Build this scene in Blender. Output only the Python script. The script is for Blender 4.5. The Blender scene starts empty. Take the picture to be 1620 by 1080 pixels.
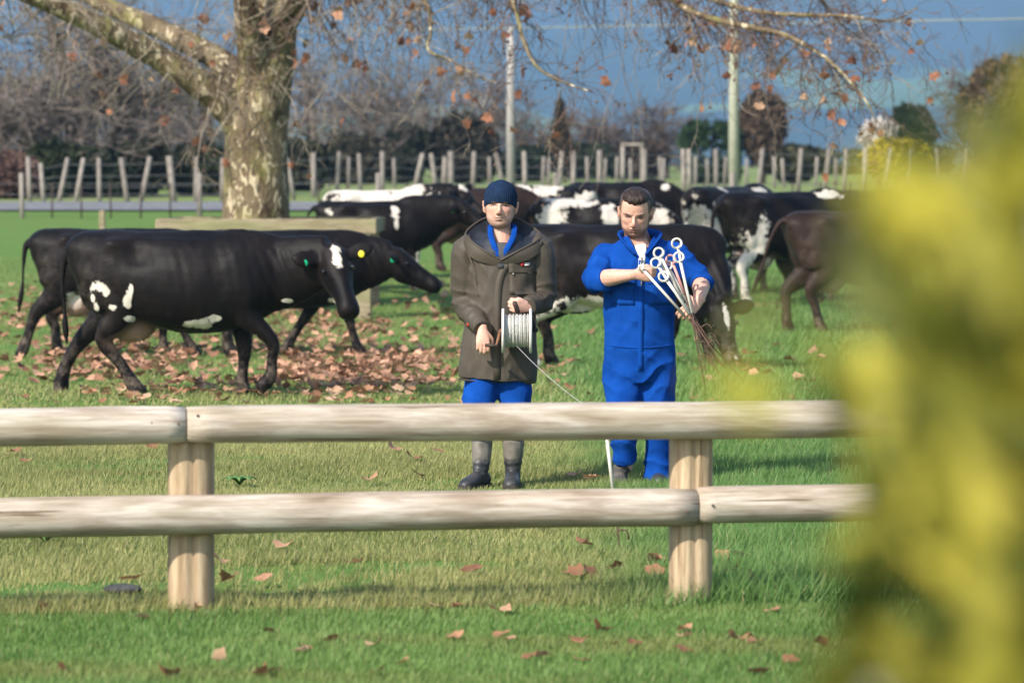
import bpy, bmesh, math, random
import numpy as np
from mathutils import Vector, Matrix, Euler

# ------------------------------------------------------------------ camera, sky, sun, exposure
sc = bpy.context.scene
COL = sc.collection
FPX = 6075.0            # focal length in pixels of the 1620 px wide photograph (135 mm)
EYE = 1.75              # camera height
HOR = 306.0             # horizon row
cam_d = bpy.data.cameras.new('camera')
cam = bpy.data.objects.new('camera', cam_d)
COL.objects.link(cam)
cam_d.sensor_width = 36.0
cam_d.lens = 135.0
cam_d.clip_start = 0.05
cam_d.clip_end = 30000.0
cam.location = (0, 0, EYE)
cam.rotation_euler = (math.radians(90) - math.atan((540 - HOR) / FPX), 0, 0)
cam_d.dof.use_dof = True
cam_d.dof.focus_distance = 22.7
cam_d.dof.aperture_fstop = 3.9
cam_d.dof.aperture_blades = 0
sc.camera = cam

SUN_EL, SUN_AZ = 38.0, 222.0       # azimuth clockwise from +Y: from behind the camera, on its left
_e, _a = math.radians(SUN_EL), math.radians(SUN_AZ)
TO_SUN = Vector((math.sin(_a) * math.cos(_e), math.cos(_a) * math.cos(_e), math.sin(_e)))
world = bpy.data.worlds.new('World')
sc.world = world
world.use_nodes = True
_nt = world.node_tree
_bg = _nt.nodes['Background']
_sky = _nt.nodes.new('ShaderNodeTexSky')
_sky.sky_type = 'NISHITA'
_sky.sun_disc = False
_sky.sun_elevation = _e
_sky.sun_rotation = _a
_nt.links.new(_sky.outputs[0], _bg.inputs[0])
_bg.inputs[1].default_value = 0.15
sun_d = bpy.data.lights.new('sun', 'SUN')
sun_d.energy = 4.3
sun_d.angle = math.radians(0.9)
sun_d.color = (1.0, 0.93, 0.83)
sun = bpy.data.objects.new('sun', sun_d)
COL.objects.link(sun)
sun.rotation_euler = TO_SUN.to_track_quat('Z', 'Y').to_euler()
sun.location = (-20, -20, 30)
sc.view_settings.view_transform = 'Standard'
sc.view_settings.look = 'None'
sc.view_settings.exposure = 0.88
sc.view_settings.gamma = 1.0
sc.view_settings.use_curve_mapping = False
sc.render.engine = 'CYCLES'
sc.cycles.use_denoising = True
sc.cycles.max_bounces = 6
sc.cycles.diffuse_bounces = 3
sc.cycles.glossy_bounces = 2
sc.cycles.transparent_max_bounces = 6
sc.cycles.volume_bounces = 0
sc.cycles.sample_clamp_indirect = 4.0

rng = np.random.default_rng(11)
random.seed(11)
R = math.radians


def P(px, py, d):
    """a point of the place: depth d metres in front of the camera, seen in that column and row"""
    return np.array(((px - 810.0) / FPX * d, d, EYE - (py - HOR) / FPX * d))


_GD = np.array([-500, 0, 42, 50, 60, 70, 84, 92, 110, 200, 400, 1000, 1500, 30000.0])
_GZ = np.array([0, 0, 0, .14, .45, .84, 1.36, 1.52, 1.74, 2.6, 4.6, 8.0, 10.0, 10.0])


def ground_z(x, y):
    y = np.asarray(y, float)
    z = np.interp(y, _GD, _GZ)
    w = np.clip((y - 26) / 20, 0, 1) * np.clip((80 - y) / 10, 0, 1)
    return z + w * 0.03 * np.sin(np.asarray(x) * .9 + y * .37) 


def gp(px, py):
    """ground point seen at that pixel (flat near field)"""
    d = EYE * FPX / (py - HOR)
    for _ in range(30):
        d = (EYE - float(ground_z(0, d))) * FPX / (py - HOR) * .5 + d * .5
    return np.array(((px - 810.0) / FPX * d, d, float(ground_z(0, d))))


# ------------------------------------------------------------------ tagging
def tag(o, label=None, cat=None, group=None, kind=None):
    if label: o['label'] = label
    if cat: o['category'] = cat
    if group: o['group'] = group
    if kind: o['kind'] = kind
    return o


def link(name, data, parent=None, loc=None):
    o = bpy.data.objects.new(name, data)
    COL.objects.link(o)
    if parent is not None:
        o.parent = parent
    if loc is not None:
        o.location = loc
    return o


def thing(name, label, cat, loc=(0, 0, 0), rotz=0.0, group=None, scale=1.0):
    o = link(name, None)
    o.empty_display_size = .1
    o.location = loc
    o.rotation_euler = (0, 0, rotz)
    o.scale = (scale,) * 3
    return tag(o, label, cat, group)


def copy_tree(o, parent=None):
    c = o.copy()
    COL.objects.link(c)
    c.parent = parent
    for ch in list(o.children):
        copy_tree(ch, c)
    return c


# ------------------------------------------------------------------ materials
def N(nt, t, **kw):
    n = nt.nodes.new(t)
    for k, v in kw.items():
        setattr(n, k, v)
    return n


def ramp(nt, src, stops):
    r = nt.nodes.new('ShaderNodeValToRGB')
    e = r.color_ramp.elements
    while len(e) < len(stops):
        e.new(.5)
    for el, (p, c) in zip(e, stops):
        el.position = p
        el.color = (*c, 1) if len(c) == 3 else c
    nt.links.new(src, r.inputs[0])
    return r.outputs[0]


def coords(nt, kind='Object', stretch=(1, 1, 1)):
    tc = nt.nodes.new('ShaderNodeTexCoord')
    mp = nt.nodes.new('ShaderNodeMapping')
    mp.inputs['Scale'].default_value = stretch
    nt.links.new(tc.outputs[kind], mp.inputs[0])
    return mp.outputs[0]


def noise(nt, vec, scale, detail=4, rough=.55, dist=0.0):
    n = nt.nodes.new('ShaderNodeTexNoise')
    n.inputs['Scale'].default_value = scale
    n.inputs['Detail'].default_value = detail
    n.inputs['Roughness'].default_value = rough
    n.inputs['Distortion'].default_value = dist
    if vec is not None:
        nt.links.new(vec, n.inputs['Vector'])
    return n.outputs[0]


def mixc(nt, fac, a, b, mode='MIX'):
    m = nt.nodes.new('ShaderNodeMix')
    m.data_type = 'RGBA'
    m.blend_type = mode
    for s, v in ((m.inputs[0], fac), (m.inputs[6], a), (m.inputs[7], b)):
        if isinstance(v, (int, float)):
            s.default_value = v
        elif isinstance(v, (tuple, list)):
            s.default_value = (*v, 1) if len(v) == 3 else v
        else:
            nt.links.new(v, s)
    return m.outputs[2]


def math_n(nt, op, a, b=0.0, clamp=False):
    m = nt.nodes.new('ShaderNodeMath')
    m.operation = op
    m.use_clamp = clamp
    for s, v in ((m.inputs[0], a), (m.inputs[1], b)):
        if isinstance(v, (int, float)):
            s.default_value = v
        else:
            nt.links.new(v, s)
    return m.outputs[0]


def attr(nt, name):
    a = nt.nodes.new('ShaderNodeAttribute')
    a.attribute_name = name
    return a


def base_mat(name, rough=.8, spec=.3):
    m = bpy.data.materials.new(name)
    m.use_nodes = True
    nt = m.node_tree
    b = nt.nodes['Principled BSDF']
    b.inputs['Roughness'].default_value = rough
    b.inputs['Specular IOR Level'].default_value = spec
    return m, nt, b


def bump(nt, b, h, strength=.4, dist=.01):
    n = nt.nodes.new('ShaderNodeBump')
    n.inputs['Strength'].default_value = strength
    n.inputs['Distance'].default_value = dist
    nt.links.new(h, n.inputs['Height'])
    nt.links.new(n.outputs[0], b.inputs['Normal'])


def mat(name, c1, c2=None, scale=6.0, stretch=(1, 1, 1), rough=.8, spec=.3, bmp=0.0, bscale=None, bdist=.01, lo=.35, hi=.65,
        detail=5, kind='Object', rand=0.0, sheen=0.0, coat=0.0, trans=0.0):
    m, nt, b = base_mat(name, rough, spec)
    vec = coords(nt, kind, stretch)
    f = noise(nt, vec, scale, detail)
    col = ramp(nt, f, [(lo, c1), (hi, c2 or c1)])
    if rand:
        oi = nt.nodes.new('ShaderNodeObjectInfo')
        hsv = nt.nodes.new('ShaderNodeHueSaturation')
        v = math_n(nt, 'MULTIPLY_ADD', oi.outputs['Random'], 2 * rand)
        v.node.inputs[2].default_value = 1 - rand
        nt.links.new(v, hsv.inputs['Value'])
        nt.links.new(col, hsv.inputs['Color'])
        col = hsv.outputs[0]
    nt.links.new(col, b.inputs['Base Color'])
    if sheen:
        b.inputs['Sheen Weight'].default_value = sheen
    if coat:
        b.inputs['Coat Weight'].default_value = coat
    if bmp:
        bump(nt, b, noise(nt, vec, bscale or scale * 3, 4), bmp, bdist)
    return m


def vcol_mat(name, rough=.7, spec=.25, attr_name='col', nscale=0, namp=.25, trans=0.0, bmp=0, bscale=60, bdist=.004, sss=0.0):
    """colour of the thing itself, stored on its vertices, with fine grain"""
    m, nt, b = base_mat(name, rough, spec)
    c = attr(nt, attr_name).outputs['Color']
    vec = coords(nt)
    if nscale:
        f = noise(nt, vec, nscale, 4)
        k = ramp(nt, f, [(.3, (1 - namp,) * 3), (.7, (1 + namp,) * 3)])
        c = mixc(nt, 1.0, c, k, 'MULTIPLY')
    nt.links.new(c, b.inputs['Base Color'])
    if trans:
        t = nt.nodes.new('ShaderNodeBsdfTranslucent')
        nt.links.new(c, t.inputs[0])
        mx = nt.nodes.new('ShaderNodeMixShader')
        mx.inputs[0].default_value = trans
        nt.links.new(b.outputs[0], mx.inputs[1])
        nt.links.new(t.outputs[0], mx.inputs[2])
        nt.links.new(mx.outputs[0], nt.nodes['Material Output'].inputs[0])
    if sss:
        b.inputs['Subsurface Weight'].default_value = sss
        b.inputs['Subsurface Radius'].default_value = (.01, .004, .002)
    if bmp:
        bump(nt, b, noise(nt, vec, bscale, 3), bmp, bdist)
    return m


# ------------------------------------------------------------------ mesh building
def unit(v):
    v = np.asarray(v, float)
    return v / (np.linalg.norm(v) + 1e-12)


def catmull(pts, k):
    """smooth resample of rows of numbers, k steps per span"""
    p = np.asarray(pts, float)
    if len(p) < 3 or k <= 1:
        return p
    ext = np.vstack([2 * p[0] - p[1], p, 2 * p[-1] - p[-2]])
    out = []
    for i in range(1, len(ext) - 2):
        a, b, c, d = ext[i - 1], ext[i], ext[i + 1], ext[i + 2]
        for t in np.arange(k) / k:
            out.append(.5 * (2 * b + (c - a) * t + (2 * a - 5 * b + 4 * c - d) * t * t + (3 * b - a - 3 * c + d) * t ** 3))
    out.append(p[-1])
    return np.array(out)


class MB:
    def __init__(self):
        self.v = []
        self.f = []
        self.n = 0

    def add(self, v, f):
        v = np.asarray(v, float)
        self.v.append(v)
        self.f += [tuple(i + self.n for i in q) for q in f]
        self.n += len(v)
        return self

    def box(self, c, s, rot=None):
        c = np.asarray(c, float)
        h = np.asarray(s, float) / 2
        v = np.array([[x, y, z] for x in (-1, 1) for y in (-1, 1) for z in (-1, 1)]) * h
        if rot is not None:
            v = v @ np.asarray(rot.to_matrix() if hasattr(rot, 'to_matrix') else rot).T
        return self.add(v + c, [(0, 1, 3, 2), (4, 6, 7, 5), (0, 4, 5, 1), (2, 3, 7, 6), (0, 2, 6, 4), (1, 5, 7, 3)])

    def ball(self, c, r, n=12, m=8, rot=None):
        r = np.ones(3) * np.asarray(r, float)
        th = np.linspace(0, math.pi, m + 1)[1:-1]
        ph = np.linspace(0, 2 * math.pi, n, endpoint=False)
        v = [[math.sin(t) * math.cos(p), math.sin(t) * math.sin(p), math.cos(t)] for t in th for p in ph]
        v += [[0, 0, 1], [0, 0, -1]]
        v = np.array(v) * r
        if rot is not None:
            v = v @ np.asarray(rot).T
        f = []
        for i in range(m - 2):
            for j in range(n):
                k = (j + 1) % n
                f.append((i * n + j, (i + 1) * n + j, (i + 1) * n + k, i * n + k))
        t, b = len(v) - 2, len(v) - 1
        for j in range(n):
            k = (j + 1) % n
            f.append((t, j, k))
            f.append((b, (m - 2) * n + k, (m - 2) * n + j))
        return self.add(v + np.asarray(c, float), f)

    def loft(self, rings, cap=True):
        n = len(rings[0])
        v = np.concatenate(rings)
        f = []
        for i in range(len(rings) - 1):
            for j in range(n):
                k = (j + 1) % n
                f.append((i * n + j, i * n + k, (i + 1) * n + k, (i + 1) * n + j))
        if cap:
            a = len(v)
            v = np.vstack([v, rings[0].mean(0), rings[-1].mean(0)])
            for j in range(n):
                k = (j + 1) % n
                f.append((a, k, j))
                f.append((a + 1, (len(rings) - 1) * n + j, (len(rings) - 1) * n + k))
        return self.add(v, f)

    def tube(self, pts, rad, n=10, ref=(0, 0, 1), k=1, cap=True, shape=None):
        """rad: numbers or (a across, b along ref)"""
        pts = np.asarray(pts, float)
        rad = np.array([(r, r) if np.isscalar(r) else r for r in (rad if hasattr(rad, '__len__') else [rad] * len(pts))], float)
        if k > 1:
            pts, rad = catmull(pts, k), np.maximum(catmull(rad, k), 1e-4)
        t = np.gradient(pts, axis=0)
        t /= np.linalg.norm(t, axis=1)[:, None] + 1e-12
        ref = np.asarray(ref, float)
        rings = []
        ang = np.linspace(0, 2 * math.pi, n, endpoint=False)
        ca, sa = np.cos(ang), np.sin(ang)
        if shape is not None:
            ca, sa = shape(ca, sa)
        vprev = None
        for p, tt, r in zip(pts, t, rad):
            q = ref if vprev is None else (ref * .5 + vprev * .5)
            vv = q - tt * np.dot(q, tt)
            if np.linalg.norm(vv) < .15:
                q = vprev if vprev is not None else np.array((1., 0, 0))
                vv = q - tt * np.dot(q, tt)
                if np.linalg.norm(vv) < .1:
                    vv = np.array((0, 1., 0)) - tt * tt[1]
            vv = unit(vv)
            vprev = vv
            u = np.cross(vv, tt)
            rings.append(p + np.outer(ca * r[0], u) + np.outer(sa * r[1], vv))
        return self.loft(rings, cap)

    def arrays(self):
        return (np.concatenate(self.v) if self.v else np.zeros((0, 3))), self.f

    def mesh(self, name, smooth=True):
        v, f = self.arrays()
        me = bpy.data.meshes.new(name)
        me.from_pydata(v.tolist(), [], f)
        if smooth:
            me.polygons.foreach_set('use_smooth', [True] * len(me.polygons))
        me.update()
        return me

    def build(self, name, m, parent=None, smooth=True, loc=None):
        me = self.mesh(name, smooth)
        if m is not None:
            me.materials.append(m)
        return link(name, me, parent, loc)


def remesh(mb, voxel, it=4, fac=.5):
    """one continuous skin over overlapping closed shapes"""
    me = mb.mesh('tmp')
    o = bpy.data.objects.new('tmp', me)
    COL.objects.link(o)
    md = o.modifiers.new('r', 'REMESH')
    md.mode = 'VOXEL'
    md.voxel_size = voxel
    md.use_smooth_shade = True
    if it:
        s = o.modifiers.new('s', 'SMOOTH')
        s.factor = fac
        s.iterations = it
    dg = bpy.context.evaluated_depsgraph_get()
    out = bpy.data.meshes.new_from_object(o.evaluated_get(dg))
    bpy.data.objects.remove(o)
    bpy.data.meshes.remove(me)
    out.polygons.foreach_set('use_smooth', [True] * len(out.polygons))
    return out


def get_v(me):
    a = np.empty(len(me.vertices) * 3, np.float32)
    me.vertices.foreach_get('co', a)
    return a.reshape(-1, 3).astype(float)


def get_n(me):
    a = np.empty(len(me.vertices) * 3, np.float32)
    me.vertex_normals.foreach_get('vector', a)
    return a.reshape(-1, 3).astype(float)


def set_v(me, v):
    me.vertices.foreach_set('co', np.asarray(v, np.float32).ravel())
    me.update()


def set_col(me, c, name='col'):
    a = me.color_attributes.new(name, 'FLOAT_COLOR', 'POINT')
    c = np.hstack([c, np.ones((len(c), 1))]).astype(np.float32)
    a.data.foreach_set('color', c.ravel())


def set_f(me, x, name):
    a = me.attributes.new(name, 'FLOAT', 'POINT')
    a.data.foreach_set('value', np.asarray(x, np.float32))


def finish(me, name, m, parent=None, loc=None):
    me.name = name
    me.materials.clear()
    if m is not None:
        me.materials.append(m)
    return link(name, me, parent, loc)


def gauss(v, c, s):
    d = (v - np.asarray(c, float)) / np.asarray(s, float)
    return np.exp(-(d * d).sum(1))


def raw_mesh(name, v, faces_flat, size, smooth=False):
    """fast mesh from arrays: all faces have the same number of corners"""
    me = bpy.data.meshes.new(name)
    nf = len(faces_flat) // size
    me.vertices.add(len(v))
    me.vertices.foreach_set('co', np.asarray(v, np.float32).ravel())
    me.loops.add(len(faces_flat))
    me.loops.foreach_set('vertex_index', np.asarray(faces_flat, np.int32))
    me.polygons.add(nf)
    me.polygons.foreach_set('loop_start', np.arange(0, nf * size, size, dtype=np.int32))
    me.polygons.foreach_set('use_smooth', np.full(nf, smooth))
    me.update(calc_edges=True)
    return me


_W = rng.normal(size=(24, 3))
_WP = rng.uniform(0, 6.28, 24)


def wob(v, freq, seed=0):
    """cheap smooth noise of points, about -1..1"""
    v = np.asarray(v, float)
    s = np.zeros(len(v))
    for i in range(6):
        j = (i + seed * 5) % 24
        s += np.sin(v @ _W[j] * freq * (1 + .35 * i) + _WP[j]) / (1 + .35 * i)
    return s / 2.6


def mixcol(a, b, t):
    return np.asarray(a)[None] * (1 - t)[:, None] + np.asarray(b)[None] * t[:, None]


def sstep(x, a, b):
    t = np.clip((x - a) / (b - a), 0, 1)
    return t * t * (3 - 2 * t)


# ------------------------------------------------------------------ ground, road, hills, haze
def ground_material():
    m, nt, b = base_mat('meadow', .95, .1)
    vec = coords(nt)
    f1 = noise(nt, vec, .7, 6)
    f2 = noise(nt, vec, 9.0, 6, .7)
    f3 = noise(nt, vec, .05, 3)
    c = ramp(nt, f2, [(.3, (.07, .10, .022)), (.52, (.11, .18, .035)), (.75, (.18, .22, .06))])
    c2 = ramp(nt, f2, [(.3, (.06, .13, .026)), (.7, (.10, .22, .045))])
    c = mixc(nt, ramp(nt, f1, [(.42, (0, 0, 0)), (.6, (1, 1, 1))]), c, c2)
    far = ramp(nt, math_n(nt, 'MULTIPLY_ADD', noise(nt, vec, .6, 5, .65), .5, False) if False else mixc(nt, .5, f3, noise(nt, vec, .7, 5, .65)), [(.4, (.13, .19, .045)), (.6, (.21, .235, .09))])
    geo = nt.nodes.new('ShaderNodeNewGeometry')
    sp = nt.nodes.new('ShaderNodeSeparateXYZ')
    nt.links.new(geo.outputs['Position'], sp.inputs[0])
    k = math_n(nt, 'MULTIPLY_ADD', sp.outputs['Y'], 1 / 40.0, True)
    k.node.inputs[2].default_value = -50 / 40.0
    near = ramp(nt, mixc(nt, .5, f3, noise(nt, vec, .9, 5, .65)), [(.35, (.08, .135, .028)), (.55, (.11, .175, .042)), (.7, (.15, .19, .06))])
    kr = math_n(nt, 'GREATER_THAN', sp.outputs['Y'], 88.0)
    c = mixc(nt, k, c, mixc(nt, kr, near, far))
    nt.links.new(c, b.inputs['Base Color'])
    bump(nt, b, noise(nt, vec, 30, 4, .7), .6, .03)
    return m


def grid_sheet(name, xs_of, ys, zf, m, kind='structure', label=None):
    rows = []
    for y in ys:
        xs = xs_of(y)
        rows.append(np.stack([xs, np.full_like(xs, y), np.zeros_like(xs)], 1))
    v = np.concatenate(rows)
    v[:, 2] = zf(v[:, 0], v[:, 1])
    nx = len(rows[0])
    i, j = np.meshgrid(np.arange(len(ys) - 1), np.arange(nx - 1), indexing='ij')
    a = (i * nx + j).ravel()
    f = np.stack([a, a + 1, a + nx + 1, a + nx], 1).ravel()
    me = raw_mesh(name, v, f, 4, True)
    me.materials.append(m)
    o = link(name, me)
    tag(o, label, None, None, kind)
    return o


_ys = np.concatenate([np.linspace(-60, 10, 8), np.linspace(12, 60, 97), np.linspace(61, 130, 60), np.geomspace(135, 12500, 60)])
_u = np.linspace(-1, 1, 81)
grid_sheet('ground', lambda y: np.sign(_u) * np.abs(_u) ** 1.5 * (60 + max(y, 0) * 1.2), _ys, ground_z, ground_material(),
           label='green pasture with patches of yellowish winter grass')

_road_m = mat('asphalt', (.12, .12, .125), (.2, .2, .205), 3, rough=.9, spec=.2, bmp=.2, bscale=80)
grid_sheet('road', lambda y: np.linspace(-150, 150, 151), np.linspace(83.9, 91.9, 9),
           lambda x, y: ground_z(0, y) + .035, _road_m, label='narrow grey asphalt country road behind the paddock')


def hill_h(x, y):
    t = np.clip((y - 3000) / 8000, 0, 1)
    s = t * t * (3 - 2 * t)
    v = np.stack([x / 1500, y / 2100, 0 * x], 1)
    z = 12 + s * 920 * (1 + .16 * wob(v, 1.0, 1)) + s * 150 * wob(v, 3.0, 2) + s * 60 * wob(v, 8.0, 3) + t * 20 * wob(v, 24.0, 4)
    return z - 14 * np.clip((3100 - y) / 300, 0, 1)


def hill_material():
    m, nt, b = base_mat('hill_country', .95, .05)
    vec = coords(nt)
    f = noise(nt, vec, .0020, 5, .55)
    g = noise(nt, vec, .007, 5, .6)
    past = ramp(nt, g, [(.35, (.11, .20, .05)), (.62, (.2, .27, .08))])
    bushc = ramp(nt, g, [(.3, (.016, .04, .02)), (.7, (.04, .07, .03))])
    geo = nt.nodes.new('ShaderNodeNewGeometry')
    sp = nt.nodes.new('ShaderNodeSeparateXYZ')
    nt.links.new(geo.outputs['Position'], sp.inputs[0])
    k = math_n(nt, 'MULTIPLY_ADD', sp.outputs['Z'], 1 / 700.0)
    k.node.inputs[2].default_value = -.70
    k = math_n(nt, 'ADD', math_n(nt, 'MULTIPLY', f, 2.3), math_n(nt, 'MULTIPLY', k, .75))
    c = mixc(nt, ramp(nt, k, [(.58, (0, 0, 0)), (.66, (1, 1, 1))]), past, bushc)
    nt.links.new(c, b.inputs['Base Color'])
    return m


grid_sheet('hills', lambda y: np.linspace(-1, 1, 180) * (1200 + y * .45), np.linspace(2750, 12600, 150), hill_h, hill_material(),
           label='high hill range of pasture and dark bush, blue with distance')

HAZE_DENS = 0.00020
_hz, _hn, _hb = base_mat('air', .5)
_hn.nodes.remove(_hb)
_pv = _hn.nodes.new('ShaderNodeVolumePrincipled')
_pv.inputs['Color'].default_value = (.36, .62, .98, 1)
_pv.inputs['Density'].default_value = HAZE_DENS
_pv.inputs['Anisotropy'].default_value = 0.0
_hn.links.new(_pv.outputs[0], _hn.nodes['Material Output'].inputs['Volume'])
_h = MB().box((0, 6400, 699), (40000, 13400, 1400)).build('haze', _hz, smooth=False)
tag(_h, 'thin blue winter haze over the valley', None, None, 'stuff')


# ------------------------------------------------------------------ near post and rail fence
def wood_material(name, a, b2, dark, axis=0, green=0.0):
    m, nt, b = base_mat(name, .75, .25)
    st = [5.0, 5.0, 5.0]
    st[axis] = .55
    oi = nt.nodes.new('ShaderNodeObjectInfo')
    vec = coords(nt, 'Object', tuple(st))
    add = nt.nodes.new('ShaderNodeVectorMath')
    add.operation = 'MULTIPLY_ADD'
    nt.links.new(oi.outputs['Random'], add.inputs[0])
    add.inputs[1].default_value = (31, 17, 23)
    nt.links.new(vec, add.inputs[2])
    vec = add.outputs[0]
    f = noise(nt, vec, 2.2, 6, .6, 1.2)
    g = noise(nt, vec, 9, 5, .65, .8)
    c = ramp(nt, f, [(.28, dark), (.45, a), (.66, b2)])
    k = ramp(nt, g, [(.3, (.72, .68, .62)), (.6, (1.05, 1.03, 1.0))])
    c = mixc(nt, 1.0, c, k, 'MULTIPLY')
    vor = nt.nodes.new('ShaderNodeTexVoronoi')
    vor.inputs['Scale'].default_value = 1.1
    nt.links.new(vec, vor.inputs['Vector'])
    kn = ramp(nt, vor.outputs['Distance'], [(.02, (.35, .25, .16)), (.13, (1, 1, 1))])
    c = mixc(nt, .75, c, mixc(nt, 1.0, c, kn, 'MULTIPLY'))
    wv = nt.nodes.new('ShaderNodeTexWave')
    wv.inputs['Scale'].default_value = 1.1
    wv.inputs['Distortion'].default_value = 7.0
    wv.inputs['Detail'].default_value = 3
    nt.links.new(vec, wv.inputs['Vector'])
    c = mixc(nt, .32, c, mixc(nt, 1.0, c, ramp(nt, wv.outputs[0], [(.1, (.6, .5, .4)), (.5, (1.05, 1.03, 1))]), 'MULTIPLY'))
    if green:
        gg = ramp(nt, noise(nt, vec, 1.1, 4), [(.48, (0, 0, 0)), (.7, (green,) * 3)])
        c = mixc(nt, gg, c, (.2, .2, .09))
    st2 = [34.0, 34.0, 34.0]
    st2[axis] = 1.3
    fine = noise(nt, coords(nt, 'Object', tuple(st2)), 2.0, 4, .6, .3)
    c = mixc(nt, 1.0, c, ramp(nt, fine, [(.30, (.74, .70, .66)), (.50, (1, 1, 1)), (.72, (1.08, 1.07, 1.06))]), 'MULTIPLY')
    crk = ramp(nt, noise(nt, coords(nt, 'Object', tuple(q * (.55 if i != axis else .5) for i, q in enumerate(st2))), 1.6, 3, .5, .2), [(.30, (.35, .28, .22)), (.335, (1, 1, 1))])
    c = mixc(nt, 1.0, c, crk, 'MULTIPLY')
    nt.links.new(c, b.inputs['Base Color'])
    bump(nt, b, fine, .4, .005)
    return m


WOOD = wood_material('weathered_pine', (.40, .345, .29), (.51, .465, .42), (.29, .23, .18), 0, .3)
WOODP = wood_material('pine_post', (.39, .295, .195), (.46, .365, .25), (.31, .225, .145), 2, .1)
M_NAIL = mat('rusty_steel', (.05, .035, .03), (.12, .07, .05), 40, rough=.7)

fa, fb = gp(302, 968), gp(1097, 957)
FANG = math.atan2(fb[1] - fa[1], fb[0] - fa[0])
FLEN = float(np.linalg.norm((fb - fa)[:2]))
fence = thing('post_rail_fence', 'low wooden post and round rail fence in front of the two men', 'fence', (fa[0], fa[1], 0), FANG)


def log(name, x0, x1, z, r, seed, m, slope=0.0):
    n, k = 28, 60
    L = x1 - x0
    rings = []
    for i in range(k + 1):
        t = i / k
        ang = np.linspace(0, 2 * math.pi, n, endpoint=False)
        p = np.stack([np.full(n, x0 + L * t), np.cos(ang), np.sin(ang)], 1)
        rr = r * (1 + .035 * wob(p * (1.6, 1, 1), 1.5, seed) + .012 * wob(p * (6, 2.5, 2.5), 2.0, seed + 1))
        e = min(t, 1 - t) * L
        rr = rr * (1 - .07 * math.exp(-(e / .008) ** 2))
        c = np.array((x0 + L * t, -.062 + .012 * math.sin(1.1 * t * L + seed), z + slope * L * t + .008 * (math.sin(.9 * t * L + seed * 2.1) - math.sin(seed * 2.1 + (.9 * L if x1 < 1 else 0)))))
        rings.append(np.stack([np.full(n, c[0]), c[1] + np.cos(ang) * rr, c[2] + np.sin(ang) * rr], 1))
    return MB().loft(rings).build(name, m, fence)


_jt, _jb = -.026, FLEN + .006
rails = [log('rail', -4.5, _jt - .002, .787, .079, 1, WOOD), log('rail', _jt + .003, 6.3, .788, .079, 4, WOOD, .006),
         log('rail', -4.5, _jb - .002, .418, .083, 7, WOOD), log('rail', _jb + .003, 6.6, .428, .080, 9, WOOD)]
for rl, hx in ((0, (-.06, -.17)), (1, (.02, .09)), (2, (.0, .05, FLEN - .05)), (3, (FLEN + .06,))):
    for q in hx:
        zz = (.792, .803, .418, .428)[rl]
        MB().ball((q, -.142, zz + random.uniform(-.02, .03)), (.006, .006, .006), 8, 6).build('nail', M_NAIL, rails[rl])


def post(x, r, seed):
    n, rings = 36, []
    for i, z in enumerate(np.linspace(-.35, .85, 26)):
        ang = np.linspace(0, 2 * math.pi, n, endpoint=False)
        p = np.stack([np.cos(ang), np.sin(ang), np.full(n, z)], 1)
        rr = r * (1 + .02 * wob(p * (1, 1, 2.0), 1.6, seed) + .008 * wob(p * (3, 3, 1), 3, seed + 1))
        crack = math.radians(-88 + 3 * math.sin(z * 4 + seed))
        da = np.angle(np.exp(1j * (ang - crack)))
        rr = rr * (1 - .22 * np.exp(-(da / .09) ** 2))
        sq = (np.abs(np.cos(ang)) ** 3 + np.abs(np.sin(ang)) ** 3) ** (-1 / 3)
        rr = rr * (1 + .55 * (sq - 1))
        rings.append(np.stack([x + np.cos(ang) * rr, .05 + np.sin(ang) * rr, np.full(n, z)], 1))
    return MB().loft(rings).build('post', WOODP, fence)


for q, (x, r) in enumerate(((0, .097), (FLEN, .092), (-FLEN, .097), (FLEN * 2, .095), (FLEN * 3, .095))):
    post(x, r, q + 2)


# ------------------------------------------------------------------ grass (uncountable)
def blades(name, n, d0, d1, hfun, wid, colfun, m, label, margin=1.08, side_m=.9, simple=False):
    d = np.sqrt(rng.uniform(d0 ** 2, d1 ** 2, n))
    x = rng.uniform(-1, 1, n) * (.1335 * d * margin + side_m)
    z = ground_z(x, d)
    p = np.stack([x, d, z], 1)
    h, keep = hfun(x, d)
    p, h, x, d = p[keep], h[keep], x[keep], d[keep]
    n = len(p)
    h = h * rng.uniform(.45, 1.25, n)
    a = rng.uniform(0, 2 * math.pi, n)
    lean = rng.uniform(.15, .95, n) * h
    la = rng.normal(0.4, 1.5, n)
    side = np.stack([np.cos(a), np.sin(a), 0 * a], 1) * (wid * rng.uniform(.6, 1.3, n))[:, None]
    ld = np.stack([np.cos(la), np.sin(la), 0 * a], 1) * lean[:, None]
    up = np.array((0, 0, 1.))
    mid = p + ld * .35 + up * (h * .6)[:, None]
    tip = p + ld + up * (h * rng.uniform(.75, 1.0, n))[:, None]
    p = p - up * .01
    if simple:
        v = np.stack([p - side, p + side, tip], 1).reshape(-1, 3)
        f = np.arange(n * 3)
    else:
        v = np.stack([p - side, p + side, mid - side * .8, mid + side * .8, tip], 1).reshape(-1, 3)
        b0 = np.arange(n) * 5
        f = np.stack([b0, b0 + 1, b0 + 3, b0, b0 + 3, b0 + 2, b0 + 2, b0 + 3, b0 + 4], 1).ravel()
    me = raw_mesh(name, v, f, 3)
    c = colfun(x, d, n)
    set_col(me, np.repeat(c, 3 if simple else 5, 0))
    me.materials.append(m)
    return tag(link(name, me), label, None, None, 'stuff')


def lush(x, d):
    """tall green growth to the right of the men, grazed turf to the left"""
    v = np.stack([x, d, 0 * x], 1)
    return sstep(x + .25 * wob(v, 1.3, 3), .05, .9 + 0 * d)


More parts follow.
